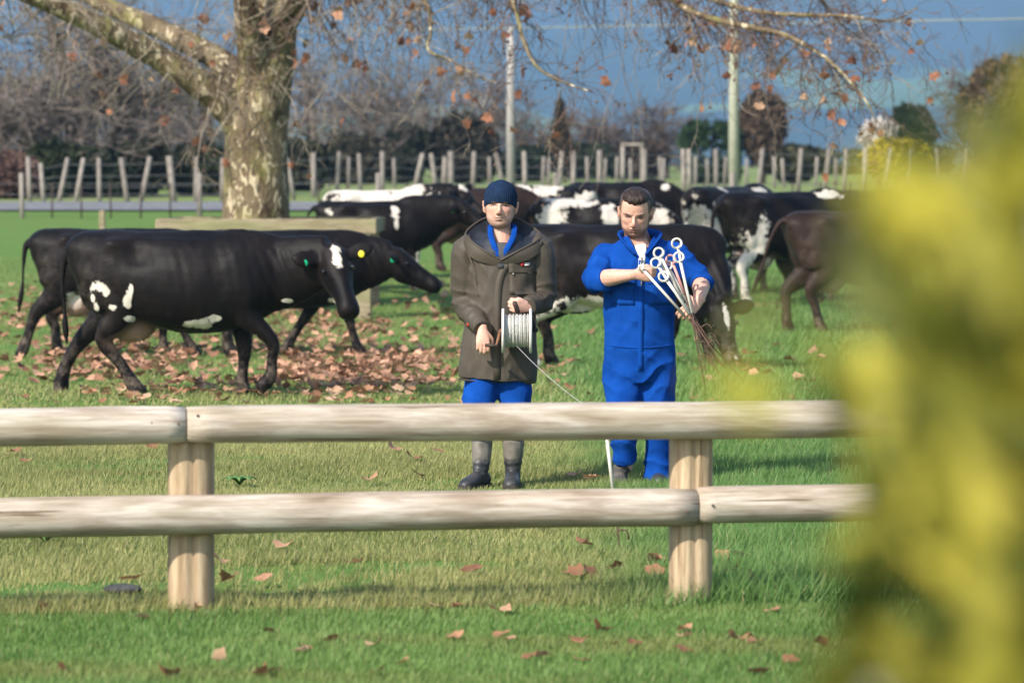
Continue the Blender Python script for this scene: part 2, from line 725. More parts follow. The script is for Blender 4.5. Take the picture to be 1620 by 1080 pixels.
def fence_y(x):
    return fa[1] + (x - fa[0]) * math.tan(FANG)


def h_lawn(x, d):
    v = np.stack([x, d, 0 * x], 1)
    return .022 + .012 * wob(v, 3, 2) + .012, d < fence_y(x) - .1


def h_field(x, d):
    v = np.stack([x, d, 0 * x], 1)
    h = .045 + .02 * wob(v, 2.2, 1) + .015 * wob(v, 6, 4)
    h = h + lush(x, d) * (.055 + .035 * wob(v, 2.5, 2))
    edge = np.exp(-((d - fence_y(x) - .02) / .16) ** 2)
    h = h + .07 * edge
    bare = wob(np.stack([x * 1.1, d * .8, 0 * x], 1), 2.6, 4) + .4 * wob(v, 9, 1)
    return np.maximum(h, .025), (d > fence_y(x) - .16) & (rng.random(len(x)) < np.clip(1.15 - 1.5 * sstep(bare, .25, .9) * (1 - lush(x, d)), .18, 1))


def h_far(x, d):
    h, k = h_field(x, d)
    return h, k & (rng.random(len(x)) < np.clip(1.35 - (d - 28) / 34, .1, 1))


def c_lawn(x, d, n):
    v = np.stack([x, d * 1.6, 0 * x], 1)
    t = np.clip(.5 + .5 * wob(v, 2.2, 2) + rng.normal(0, .25, n), 0, 1)
    c = mixcol((.085, .170, .032), (.18, .28, .075), t)
    y = sstep(wob(np.stack([x * .35, d * 1.3, 0 * x], 1), 2.4, 3), .0, .7)[:, None] * .75
    c = c * (1 - y) + np.array((.20, .225, .065)) * y
    dry = rng.random(n) < .05
    c[dry] = (.24, .22, .09)
    return c


def c_field(x, d, n):
    v = np.stack([x, d, 0 * x], 1)
    t = np.clip(.5 + .45 * wob(v, 1.5, 1) + rng.normal(0, .3, n), 0, 1)
    c = mixcol((.16, .185, .048), (.37, .35, .13), t)
    g = mixcol((.075, .165, .032), (.17, .29, .085), np.clip(rng.normal(.5, .3, n), 0, 1))
    l = np.clip(lush(x, d) + .5 * sstep(d, 30, 44), 0, 1)
    c = c * (1 - l[:, None]) + g * l[:, None]
    dry = rng.random(n) < .16 * (1 - .75 * l)
    c[dry] = mixcol((.26, .24, .10), (.36, .33, .16), rng.random(n))[dry]
    return c


GRASS = vcol_mat('grass_blade', .55, .3, trans=.3)
blades('lawn_grass', 190000, 12.6, 16.9, h_lawn, .0042, c_lawn, GRASS, 'short mown lawn grass on the near side of the fence', simple=True)
blades('meadow_grass', 480000, 15.7, 28.0, h_field, .0036, c_field, GRASS, 'longer meadow grass between the fence and the cows', simple=True)
blades('pasture_grass', 330000, 28.0, 66.0, h_far, .008, c_field, GRASS, 'grazed pasture grass around the herd', margin=1.04, simple=True)
# ------------------------------------------------------------------ cows
def coat_material(name, c1, c2, whitec=(.62, .56, .48)):
    m, nt, b = base_mat(name, .50, .12)
    vec = coords(nt)
    n1 = noise(nt, vec, 3.2, 5, .6)
    n2 = noise(nt, vec, 26, 4, .7)
    dark = ramp(nt, n1, [(.35, c1), (.7, c2)])
    wc = ramp(nt, n2, [(.3, tuple(x * .72 for x in whitec)), (.6, whitec)])
    w = math_n(nt, 'MULTIPLY_ADD', n2, 1.0)
    nt.links.new(attr(nt, 'white').outputs['Fac'], w.node.inputs[2])
    w2 = math_n(nt, 'MULTIPLY_ADD', noise(nt, vec, 8, 3), 1.9)
    nt.links.new(w, w2.node.inputs[2])
    w2 = math_n(nt, 'ADD', w2, -1.08)
    k = ramp(nt, w2, [(.42, (0, 0, 0)), (.58, (1, 1, 1))])
    c = mixc(nt, k, dark, wc)
    c = mixc(nt, attr(nt, 'skin').outputs['Fac'], c, (.36, .215, .16))
    mud = math_n(nt, 'MULTIPLY', attr(nt, 'mud').outputs['Fac'], ramp(nt, noise(nt, vec, 14, 5, .7), [(.45, (0, 0, 0)), (.62, (1, 1, 1))]))
    c = mixc(nt, mud, c, (.13, .10, .075))
    nt.links.new(c, b.inputs['Base Color'])
    b.inputs['Sheen Weight'].default_value = .015
    b.inputs['Sheen Roughness'].default_value = .4
    bump(nt, b, noise(nt, coords(nt, 'Object', (14, 40, 22)), 2.4, 4, .7), .45, .008)
    return m


COATS = {'black': coat_material('black_coat', (.0028, .0022, .0023), (.0095, .0062, .0055)),
         'brown': coat_material('brown_coat', (.013, .0075, .006), (.036, .020, .015))}
M_EYE = mat('wet_eye', (.006, .004, .003), rough=.08, spec=.6)
M_TAG = {'green': mat('green_tag', (.0, .28, .12), rough=.4), 'yellow': mat('yellow_tag', (.75, .6, .04), rough=.4)}

HIND = [(-.50, .98), (-.46, .80), (-.40, .67), (-.66, .47), (-.62, .30), (-.61, .13), (-.565, .03)]
FORE = [(.50, .98), (.47, .80), (.43, .66), (.47, .37), (.465, .24), (.47, .12), (.505, .03)]
HR = [(.14, .23), (.145, .225), (.115, .145), (.064, .078), (.048, .055), (.058, .062), (.062, .070)]
FR = [(.11, .19), (.11, .17), (.082, .105), (.063, .065), (.046, .049), (.055, .058), (.061, .068)]


def section(x, zc, hh, hw, n=28, top=.30, ridge=.0):
    a = np.linspace(0, 2 * math.pi, n, endpoint=False)
    c, s = np.cos(a), np.sin(a)
    w = hw * (1 - top * np.clip(s, 0, 1) ** 2.0 + .05 * np.clip(-s, 0, 1))
    k = (np.abs(c) ** 2.4 + np.abs(s) ** 2.4) ** (-1 / 2.4)
    return np.stack([np.full(n, x), w * c * k, zc + hh * s * k], 1)


def cow(label, at, heading, scale=1.0, legs={}, neck=None, head=None, face=None, tail=None, white=(), coat='black', tags=(), voxel=.024,
        long=1.0, udder=1.0, group='herd of dairy cows in the paddock'):
    root = thing('dairy_cow', label, 'cow', at, R(heading), group, scale)
    mb = MB()
    S = [(-.84, 1.17, .09, .12, .05), (-.80, 1.14, .17, .18, .05), (-.72, 1.09, .26, .235, .06), (-.56, 1.045, .315, .28, .08), (-.42, 1.005, .355, .305, .14),
         (-.22, .965, .395, .33, .32), (0, .94, .42, .35, .38), (.22, .935, .42, .34, .42), (.42, .95, .405, .295, .46), (.56, .97, .385, .255, .48),
         (.68, .995, .345, .205, .45), (.78, 1.01, .285, .155, .35), (.85, 1.02, .19, .10, .2)]
    S = catmull(np.array(S), 3)
    mb.loft([section(x * long, zc, hh, hw, 28, tp) for x, zc, hh, hw, tp in S])
    for s in (-1, 1):
        mb.ball((-.79 * long, s * .11, 1.17), (.07, .05, .06))
        mb.ball((-.60 * long, s * .145, .95), (.18, .10, .27))
    for key in ('HR', 'HL', 'FR', 'FL'):
        s = -1 if key[1] == 'R' else 1
        base, rad = (HIND, HR) if key[0] == 'H' else (FORE, FR)
        pts = legs.get(key, base)
        ys = [.13, .15, .165, .155, .15, .15, .155] if key[0] == 'H' else [.13, .15, .155, .14, .135, .135, .14]
        q = [(x * long if i < 2 else x + base[1][0] * (long - 1), s * y, z) for i, ((x, z), y) in enumerate(zip(pts, ys))]
        last = np.array(q[-1]) - np.array(q[-2])
        q.append(tuple(np.array(q[-1]) + np.array((.03, 0, -.03 if last[2] < -.02 else 0))))
        mb.tube(q, rad + [(.055, .068)], 14, (1, 0, 0), 3)
    if udder:
        mb.ball((-.36 * long, 0, .58), (.21, .155 * udder, .15 * udder))
        for dx in (-.08, .08):
            for s in (-1, 1):
                if udder < .8:
                    continue
                mb.tube([(-.36 * long + dx, s * .07, .52), (-.36 * long + dx, s * .075, .42)], [.02, .013], 8)
    neck = neck or [(.45, 0, 1.08), (.80, 0, 1.16), (1.05, 0, 1.26), (1.22, 0, 1.34)]
    nk = np.array(neck, float)
    k = len(nk)
    nk = np.vstack([nk[0] - (.28, 0, .02), nk])
    nr = [(.19, .35), (.165, .315), (.14, .255), (.12, .185)]
    if k == 5:
        nr = [(.19, .33), (.17, .30), (.15, .26), (.13, .21), (.115, .17)]
    nr = [(.12, .22)] + nr
    mb.tube(nk * (1, 1, 1), nr, 18, (0, 0, 1) if abs(nk[-1] - nk[1])[2] < .75 else (.6, 0, .8), 4)
    # brisket
    mb.tube([(.60 * long, 0, .86), (.78 * long, 0, .86), (.86 * long, 0, .98)], [.13, .11, .06], 12, k=2)
    poll = nk[-1]
    f = unit(head or (.75, 0, -.65))
    nv = np.array(face or (.6, 0, .8), float)
    nv = unit(nv - f * np.dot(nv, f))
    l = np.cross(nv, f)
    HS = [(-.09, .0, .05, .055), (-.03, .01, .095, .10), (.05, -.01, .108, .125), (.14, -.03, .112, .135), (.22, -.03, .098, .12), (.31, -.022, .074, .10),
          (.40, -.015, .066, .085), (.47, -.01, .076, .078), (.52, -.01, .072, .066), (.555, -.012, .045, .04)]
    HS = catmull(np.array(HS) * (1.10, 1.15, 1.22, 1.2), 2)
    ang = np.linspace(0, 2 * math.pi, 18, endpoint=False)
    mb.loft([poll + f * t + nv * (o + np.sin(ang) * b2)[:, None] + l * (np.cos(ang) * a2)[:, None] for t, o, a2, b2 in HS])
    mb.ball(poll + nv * .05 - f * .03, (.07, .07, .06))
    ears = []
    for s in (-1, 1):
        e0 = poll + l * s * .10 + nv * .03 + f * .03
        ed = unit(l * s * .92 + nv * .22 - f * .10 + np.array((0, 0, -.06)))
        mb.tube([e0, e0 + ed * .06, e0 + ed * .13, e0 + ed * .20, e0 + ed * .245], [(.026, .034), (.026, .064), (.026, .084), (.024, .066), (.014, .02)], 10, f * .9 - nv * .3, 2)
        ears.append((e0, ed))
    for s in (-1, 1):
        mb.ball(poll + f * .165 + l * s * .092 + nv * .045, (.035, .03, .03))
    tl = tail or [(-.80 * long, 0, 1.24), (-.90 * long, 0, 1.14), (-.93 * long, 0, .95), (-.92 * long, 0, .72), (-.91 * long, 0, .55), (-.90 * long, 0, .40)]
    mb.tube(tl, [.042, .034, .026, .022, .036, .016][:len(tl)], 8, (0, 1, 0), 3)
    me = remesh(mb, voxel / scale, 13)
    v = get_v(me)
    nrm = get_n(me)
    sgn = np.sign(v[:, 1])
    ay = np.abs(v[:, 1])
    va = np.stack([v[:, 0] / long, ay, v[:, 2]], 1)
    dis = -.048 * gauss(va, (-.27, .28, 1.14), (.12, .12, .10))           # hollow before the hip
    dis -= .016 * gauss(va, (.33, .30, .92), (.09, .15, .28))             # groove behind the shoulder
    dis -= .018 * gauss(va, (-.66, .24, 1.10), (.10, .12, .09))
    dis += .020 * gauss(va, (.54, .22, .86), (.13, .14, .14)) + .016 * gauss(va, (.46, .22, 1.12), (.10, .14, .16))
    dis += .045 * gauss(va, (-.46, .25, 1.24), (.10, .10, .055)) + .02 * gauss(va, (-.80, .10, 1.22), (.06, .08, .05)) - .012 * gauss(va, (-.22, .0, 1.36), (.14, .2, .06)) - .014 * gauss(va, (-.60, .2, 1.26), (.10, .08, .06))
    dis += .012 * gauss(va, (-.58, .24, .92), (.12, .12, .16)) - .016 * gauss(va, (.0, .15, 1.33), (.5, .10, .05))
    dis -= .02 * gauss(va, (-.50, .28, .73), (.05, .10, .12))
    rib = np.exp(-((va[:, 0] - .02) / .22) ** 2) * np.exp(-((va[:, 2] - .98) / .2) ** 2) * (ay > .2)
    dis += .0007 * rib * np.sin(va[:, 0] * 75 + va[:, 2] * 10)
    dis += .006 * wob(v, 7, 2) + .003 * wob(v * (1, 1, .6), 19, 1)
    fold_n = np.exp(-((v[:, 0] - .80 * long) / .14) ** 2) * (v[:, 2] < 1.2) * (v[:, 2] > .7)
    dis += .005 * fold_n * np.sin((v[:, 0] * .8 + v[:, 2] * .35) * 85)
    for s in (-1, 1):
        dis -= .012 * gauss(v, poll + f * .28 + l * s * .085 + nv * .02, (.07, .05, .05))
        dis -= .016 * gauss(v, poll + f * .535 + l * s * .04 + nv * .02, (.016, .016, .016))
    v = v + nrm * dis[:, None]
    set_v(me, v)
    w = np.full(len(v), -1.2)
    for c, r in white:
        if c == 'blaze':
            q = v - (poll + f * r[0] + nv * .13)
            e = np.sqrt((q @ f / r[1]) ** 2 + (q @ l / r[2]) ** 2 + (q @ nv / .10) ** 2)
        else:
            e = np.sqrt((((v - np.array(c)) / np.array(r)) ** 2).sum(1))
        w = np.maximum(w, .9 * (1 - e))
    set_f(me, w, 'white')
    sk = gauss(va, (-.36, .0, .50), (.2, .2, .13)) * 1.3 * (np.abs(va[:, 0] + .36) < .3) * (ay < .22) if udder > .8 else 0 * w
    sk = np.maximum(sk, .5 * gauss(v, poll + f * .55, (.05, .05, .05)))
    set_f(me, np.clip(sk - .1, 0, 1), 'skin')
    set_f(me, np.clip((.5 - v[:, 2]) / .4, 0, 1) * .8 + .25 * gauss(va, (-.7, .2, .8), (.25, .2, .3)), 'mud')
    finish(me, 'body', COATS[coat], root)
    for s in (-1, 1):
        MB().ball(poll + f * .17 + l * s * .118 + nv * .055, .022, 10, 7).build('eye', M_EYE, root)
    for s, colr in tags:
        e0, ed = ears[0 if s < 0 else 1]
        t = MB()
        u1 = unit(np.cross(ed, (0, 0, 1)))
        u2 = np.array((0, 0, 1.))
        face_v = unit(np.array((0, -1.0, 0)) - 0 * u2) if True else u1
        c = e0 + ed * .14 + np.array((0, 0, -.03))
        inv = Matrix.Rotation(-R(heading), 3, 'Z')
        fv = np.array(inv @ Vector((0, -1, 0)))
        t.ball(c + fv * .03, (.026, .007, .029), 12, 8, np.stack([np.cross(u2, fv), fv, u2], 1))
        t.build('ear_tag', M_TAG[colr], root, smooth=False)
    return root
def ctr(px, d):
    x = (px - 810.0) / FPX * d
    return (x, d, float(ground_z(x, d)))


# near walking cow, head turned to the camera
cow('black cow with small white flank spots and white forehead blaze, walking by the fence', ctr(283, 33.3), -7, 1.06, long=1.08, voxel=.014,
    legs={'HR': [(-.50, .98), (-.46, .80), (-.42, .66), (-.56, .46), (-.42, .27), (-.33, .12), (-.26, .03)],
          'HL': [(-.52, .98), (-.55, .80), (-.60, .66), (-.80, .47), (-.93, .28), (-.98, .13), (-.99, .03)],
          'FR': [(.52, .98), (.52, .80), (.56, .66), (.76, .46), (.76, .30), (.745, .17), (.68, .08)],
          'FL': [(.48, .98), (.44, .80), (.44, .66), (.48, .38), (.47, .24), (.46, .12), (.47, .03)]},
    neck=[(.42, 0, 1.02), (.78, 0, 1.00), (1.08, -.06, 1.07), (1.29, -.12, 1.14)],
    head=(.34, -.52, -.76), face=(.25, -.8, .5),
    tail=[(-.86, 0, 1.24), (-.95, -.01, 1.14), (-.965, -.03, .92), (-.95, -.03, .70), (-.945, -.03, .55), (-.93, -.03, .40)],
    white=[((-.60, -.27, .90), (.075, .15, .05)), ((-.54, -.27, .86), (.035, .15, .04)), ((-.63, -.27, .72), (.03, .15, .05)), ((-.66, -.27, .80), (.02, .15, .03)),
           ((-.36, -.27, .79), (.04, .15, .075)), ((-.33, -.27, .87), (.02, .15, .05)), ((-.49, -.27, .73), (.045, .15, .03)), ((-.35, -.27, .63), (.05, .15, .035)),
           ((-.22, -.27, .58), (.06, .15, .02)), ((.22, -.2, .60), (.16, .22, .045)), ((.34, -.26, .64), (.06, .15, .035)), ((.62, -.1, .50), (.07, .15, .025)),
           ('blaze', (.09, .11, .045)), ((.92, -.13, .78), (.05, .1, .02))],
    tags=[(-1, 'green'), (1, 'yellow')])
# two more walking behind it
cow('all black cow walking in profile with a green ear tag, head past the spotted cow', ctr(456, 41.0), 0, 1.0, long=1.08, voxel=.015,
    legs={'HR': HIND, 'HL': HIND,
          'FR': [(.52, .98), (.52, .80), (.54, .66), (.62, .40), (.66, .25), (.70, .13), (.76, .03)],
          'FL': [(.48, .98), (.40, .80), (.30, .66), (.14, .42), (.04, .27), (-.04, .13), (-.08, .04)]},
    neck=[(.44, 0, 1.00), (.74, 0, 1.00), (.98, -.02, 1.03), (1.12, -.04, 1.05)], head=(.82, -.10, -.52), face=(.5, -.15, .8),
    white=[((.52, -.15, .60), (.10, .1, .03))], tags=[(-1, 'green')], udder=0)
cow('black cow walking with its rear and white marked udder showing behind the spotted cow', ctr(182, 41.5), 0, 1.03, long=1.05, voxel=.015,
    legs={'HR': [(-.52, .98), (-.54, .80), (-.58, .66), (-.78, .48), (-.86, .28), (-.91, .13), (-.95, .03)],
          'HL': HIND,
          'FR': [(.52, .98), (.54, .80), (.56, .66), (.66, .40), (.72, .25), (.78, .13), (.84, .03)],
          'FL': FORE},
    neck=[(.45, 0, 1.00), (.78, 0, .96), (1.0, -.02, .92), (1.12, -.04, .90)], head=(.62, 0, -.78), face=(.8, -.1, .5),
    tail=[(-.82, 0, 1.25), (-.93, 0, 1.18), (-.955, -.02, .98), (-.965, -.04, .78), (-.985, -.05, .62), (-1.01, -.05, .46)],
    white=[((-.42, -.12, .60), (.10, .2, .10))], udder=1.1)
# behind the tree guard
cow('black cow with white flank patch standing behind the wooden tree guard', ctr(598, 56.0), 3, .97, long=1.1,
    neck=[(.45, 0, 1.08), (.80, 0, 1.14), (1.05, -.03, 1.20), (1.22, -.06, 1.26)], head=(.75, -.35, -.60), face=(.4, -.5, .7),
    tail=[(-.85, 0, 1.26), (-.97, 0, 1.25), (-1.06, 0, 1.10), (-1.07, 0, .90), (-1.06, 0, .70), (-1.05, 0, .5)],
    white=[((-.48, -.25, 1.0), (.17, .2, .10)), ((.25, -.2, 1.18), (.07, .2, .12)), ((.27, -.25, 1.0), (.03, .2, .09)), ((-.75, -.1, 1.2), (.1, .2, .08)), ((.6, -.1, .3), (.25, .3, .25))],
    tags=[(-1, 'green')])
cow('white backed black cow with a yellow ear tag behind the tree guard', ctr(607, 59.0), 2, 1.0, long=1.08,
    neck=[(.45, 0, 1.08), (.80, 0, 1.16), (1.02, -.02, 1.24), (1.14, -.04, 1.32)], head=(.72, -.35, -.62), face=(.4, -.5, .7),
    white=[((-.30, 0, 1.22), (.80, .6, .32)), ((.35, 0, 1.25), (.42, .6, .28)), ((.6, -.1, .35), (.2, .3, .35)), ('blaze', (.05, .12, .06))], tags=[(-1, 'yellow')])
# behind and between the men
cow('dark brown black cow behind the man in the blue hat', ctr(757, 61.5), 8, .99, long=1.05,
    neck=[(.45, 0, 1.06), (.78, 0, 1.0), (1.0, -.02, .8), (1.12, -.04, .62)], head=(.35, 0, -.93), face=(.9, 0, .3), coat='brown')
cow('black cow with white shoulder saddle behind the men', ctr(858, 63.0), 176, .99, long=1.05,
    neck=[(.45, 0, 1.06), (.78, 0, 1.0), (1.0, .02, .8), (1.12, .04, .62)], head=(.35, 0, -.93), face=(.9, 0, .3),
    white=[((-.10, .1, 1.28), (.26, .6, .14)), ((.33, .1, 1.2), (.2, .6, .2)), ((-.75, .1, 1.15), (.25, .4, .11))])
cow('black cow with a broad white band grazing behind the men', ctr(945, 55.5), -2, 1.0, long=1.12,
    neck=[(.45, 0, 1.06), (.85, 0, .98), (1.10, -.02, .78), (1.34, -.04, .52), (1.46, -.04, .38)], head=(.45, -.1, -.88), face=(.9, -.2, .3),
    white=[((-.64, -.2, 1.10), (.21, .45, .32)), ((-.40, -.1, 1.30), (.42, .45, .09)), ((.18, -.25, 1.10), (.13, .28, .2)), ((.86, -.15, 1.05), (.2, .28, .2))],
    tags=[(-1, 'green')], udder=0)
cow('black cow with a spot of white on its back, behind the herd', ctr(985, 63.5), 2, 1.0, long=1.1,
    neck=[(.45, 0, 1.06), (.78, 0, 1.0), (1.0, -.02, .8), (1.12, -.04, .62)], head=(.35, 0, -.93), face=(.9, 0, .3),
    white=[((.7, 0, 1.28), (.1, .3, .08))])
cow('black cow with cream belly and white nose blaze grazing right behind the two men', ctr(982, 38.2), -4, 1.06, long=1.16, voxel=.015,
    legs={'HL': HIND, 'HR': [(-.50, .98), (-.46, .80), (-.48, .67), (-.80, .47), (-.78, .30), (-.76, .13), (-.72, .03)],
          'FR': [(.50, .98), (.46, .80), (.42, .66), (.42, .37), (.36, .24), (.32, .12), (.33, .03)],
          'FL': [(.52, .98), (.54, .80), (.56, .66), (.68, .37), (.72, .24), (.76, .12), (.80, .03)]},
    neck=[(.50, 0, 1.02), (.74, -.02, .90), (.84, -.08, .76), (.90, -.14, .64), (.92, -.18, .56)], head=(.26, -.30, -.90), face=(.35, -.8, .4),
    white=[((-.20, -.05, .60), (.62, .30, .11)), ((-.72, -.15, .25), (.18, .12, .45)), ('blaze', (.13, .15, .032)), ('blaze', (.52, .05, .03))], udder=.5)
# right hand group
cow('black cow with white hind legs and a white stripe over the hip, seen from behind', ctr(1158, 55.5), 52, 1.16, long=1.05,
    neck=[(.45, 0, 1.06), (.78, 0, .98), (1.0, -.02, .78), (1.12, -.04, .60)], head=(.35, 0, -.93), face=(.9, 0, .3),
    white=[((-.80, -.05, .62), (.34, .42, .56)), ((-.40, -.25, 1.15), (.07, .3, .32)), ((-.55, -.2, .85), (.26, .25, .22)), ((.45, -.1, 1.30), (.2, .4, .05))])
cow('black cow with a pink udder and a white patched thigh beside the brown cow', ctr(1246, 53.5), 24, 1.15, long=1.1,
    neck=[(.45, 0, 1.06), (.78, 0, 1.02), (1.05, -.02, .85), (1.2, -.04, .65)], head=(.35, 0, -.93), face=(.9, 0, .3),
    white=[((-.72, -.12, .35), (.16, .28, .5)), ((-.50, -.22, .86), (.09, .22, .26)), ((-.58, -.22, .68), (.15, .22, .13)), ((.52, -.12, 1.32), (.22, .28, .06)), ((-.36, 0, .48), (.2, .2, .1))], udder=1.25)
cow('dark brown cow swishing its tail, half behind the yellow shrub', ctr(1362, 45.8), 14, 1.07, long=1.05, voxel=.017,
    legs={'HR': [(-.50, .98), (-.48, .80), (-.46, .67), (-.62, .47), (-.56, .30), (-.52, .13), (-.48, .03)],
          'HL': [(-.50, .98), (-.52, .80), (-.56, .67), (-.80, .47), (-.80, .30), (-.80, .13), (-.76, .03)]},
    neck=[(.45, 0, 1.06), (.78, 0, 1.02), (1.05, -.02, .85), (1.2, -.04, .65)], head=(.35, 0, -.93), face=(.9, 0, .3),
    tail=[(-.82, 0, 1.27), (-.95, .0, 1.22), (-1.06, .04, 1.0), (-1.12, .06, .78), (-1.18, .08, .60), (-1.24, .1, .42)], coat='brown')
cow('black cow with straight back seen above the brown cow', ctr(1400, 58.0), 5, 1.02, long=1.1,
    neck=[(.45, 0, 1.06), (.78, 0, 1.02), (1.05, -.02, .85), (1.2, -.04, .65)], head=(.35, 0, -.93), face=(.9, 0, .3))
# ------------------------------------------------------------------ people
from mathutils.bvhtree import BVHTree


def bvh_of(me):
    v = get_v(me)
    return BVHTree.FromPolygons(v.tolist(), [tuple(p.vertices) for p in me.polygons])


def surf_y(bv, x, z, back=False):
    h = bv.ray_cast(Vector((x, -2, z)), Vector((0, 1, 0)))
    return h[0].y if h[0] is not None else -.12


def strip(bv, path, wid, off=.004, thick=.006, k=4):
    """a band of cloth laid on the front of a garment along a path of (x, z); wid one number or one per point"""
    q = catmull(np.array([(x, z, w) for (x, z), w in zip(path, wid if hasattr(wid, '__len__') else [wid] * len(path))]), k)
    p, w = q[:, :2], q[:, 2]
    t = np.gradient(p, axis=0)
    t /= np.linalg.norm(t, axis=1)[:, None]
    nn = np.stack([-t[:, 1], t[:, 0]], 1)
    rings = []
    for i in range(len(p)):
        row, back = [], []
        for u in (-.5, 0, .5):
            x, z = p[i] + nn[i] * w[i] * u
            y = surf_y(bv, x, z)
            row.append((x, y - off, z))
            back.append((x, y - off + thick + .004, z))
        rings.append(np.array(row + back[::-1]))
    return MB().loft(rings)


def plate(bv, quad, off=.004, nx=6, nz=6, thick=.006):
    """a patch laid on the front of a garment: quad of four (x, z), in order round it"""
    a, b, c, d = [np.array(q, float) for q in quad]
    rings = []
    for j in range(nz + 1):
        v = j / nz
        l, r = a * (1 - v) + d * v, b * (1 - v) + c * v
        row, back = [], []
        for i in range(nx + 1):
            x, z = l * (1 - i / nx) + r * (i / nx)
            y = surf_y(bv, x, z)
            row.append((x, y - off, z))
            back.append((x, y - off + thick + .004, z))
        rings.append(np.array(row + back[::-1]))
    return MB().loft(rings)


def hand(mb, w, f, t, side, curls, s=1.0, spread=1.0, thumb=None, thumb2=None):
    w = np.asarray(w, float)
    f = unit(f)
    t = np.asarray(t, float)
    t = unit(t - f * np.dot(t, f))
    n = np.cross(f, t) if side == 'L' else np.cross(t, f)
    mb.tube([w - f * .03, w, w + f * .03 * s, w + f * .07 * s, w + f * .095 * s], [(.027 * s, .024 * s), (.029 * s, .022 * s), (.038 * s, .021 * s), (.043 * s, .018 * s), (.040 * s, .012 * s)], 14, n, 2)
    for i in range(4):
        L = (np.array([.046, .028, .022]) * (.95, 1.06, 1.0, .80)[i]) * s
        p = w + f * (.088 - (.004, 0, .003, .010)[i]) * s + t * (.031 - .0207 * i) * s - n * .002
        pts = [p - f * .02 * s, p]
        a = 0.0
        sp = t * (1.5 - i) * .06 * spread
        for j in range(3):
            cj = curls[i][j] if hasattr(curls[0], '__len__') else curls[j]
            a += R(cj)
            p = p + unit(f * math.cos(a) + n * math.sin(a) + sp * (1 if j == 0 else .3)) * L[j]
            pts.append(p)
        rr = (.0098, .0102, .0098, .0086)[i] * s
        mb.tube(pts, [rr, rr * 1.05, rr * 1.0, rr * .92, rr * .72], 10, t, 2)
    b0 = w + f * .022 * s + t * .026 * s + n * .006
    d1 = unit(thumb) if thumb is not None else unit(f * .65 + t * .62 + n * .35)
    d2 = unit(thumb2) if thumb2 is not None else unit(f * .85 + n * .45 - t * .05)
    mb.tube([b0 - d1 * .015, b0 + d1 * .022 * s, b0 + d1 * .048 * s, b0 + d1 * .05 * s + d2 * .026 * s, b0 + d1 * .05 * s + d2 * .045 * s],
            [.017 * s, .0155 * s, .0118 * s, .0108 * s, .0075 * s], 10, n, 2)


HW = np.array((1.10, 1.0, 1.0))       # broad heads


def head_shapes(mb, c, M, s):
    def L(p):
        return np.asarray(c) + M @ (np.asarray(p, float) * s * HW)

    def B(p, r, rot=None):
        mb.ball(L(p), np.asarray(r) * s * HW, 18, 12, M if rot is None else M @ rot)
    sec = np.array([(.126, .016, -.002, .040), (.120, .042, -.040, .068), (.104, .063, -.068, .094), (.075, .0755, -.086, .107), (.045, .0795, -.0915, .111), (.022, .0795, -.0915, .109), (0, .0775, -.088, .103),
                    (-.02, .0760, -.0865, .092), (-.042, .0725, -.0865, .074), (-.062, .0685, -.0860, .054), (-.082, .0625, -.0840, .034), (-.098, .0535, -.0810, .014), (-.111, .0400, -.0745, -.006), (-.119, .0200, -.062, -.026)])
    ang = np.linspace(0, 2 * math.pi, 40, endpoint=False)
    ca, sa = np.cos(ang), np.sin(ang)
    rings = []
    for z, w, yf, yb in catmull(sec, 3)[::-1]:
        cy = yf * .42 + yb * .58
        kx = np.sign(ca) * np.abs(ca) ** .9
        y = np.where(sa < 0, cy + (cy - yf) * np.sign(sa) * np.abs(sa) ** .92, cy + (yb - cy) * sa)
        rings.append(np.array([L(q) for q in np.stack([w * kx, y, np.full(40, z)], 1)]))
    mb.loft(rings)
    for q in (-1, 1):
        B((q * .0800, .016, -.012), (.0075, .019, .031), np.array(Euler((R(-12), 0, R(q * 24))).to_matrix()))
        mb.tube([L((q * .077, .0, -.002)), L((q * .086, .008, .016)), L((q * .089, .026, .018)), L((q * .089, .034, .0)), L((q * .083, .020, -.030)), L((q * .076, .004, -.042))], np.array([.004, .0052, .0055, .0052, .005, .0065]) * s, 8, (1, 0, 0), 3)
        B((q * .0120, -.0985, -.0365), (.0080, .0105, .0072))
    mb.tube([L((0, -.082, .018)), L((0, -.0935, -.002)), L((0, -.1060, -.022)), L((0, -.1045, -.034)), L((0, -.092, -.040))], np.array([(.0085, .009), (.0090, .010), (.0120, .012), (.0115, .010), (.008, .006)]) * s, 12, (0, 1, 0), 3)
    mb.tube([L((-.025, -.078, -.0645)), L((-.010, -.0885, -.0600)), L((0, -.0890, -.0612)), L((.010, -.0885, -.0600)), L((.025, -.078, -.0645))], np.array([.0035, .0052, .0048, .0052, .0035]) * s, 8, (0, 0, 1), 2)
    mb.tube([L((-.022, -.079, -.0685)), L((0, -.0880, -.0725)), L((.022, -.079, -.0685))], np.array([.0035, .0066, .0035]) * s, 8, (0, 0, 1), 2)


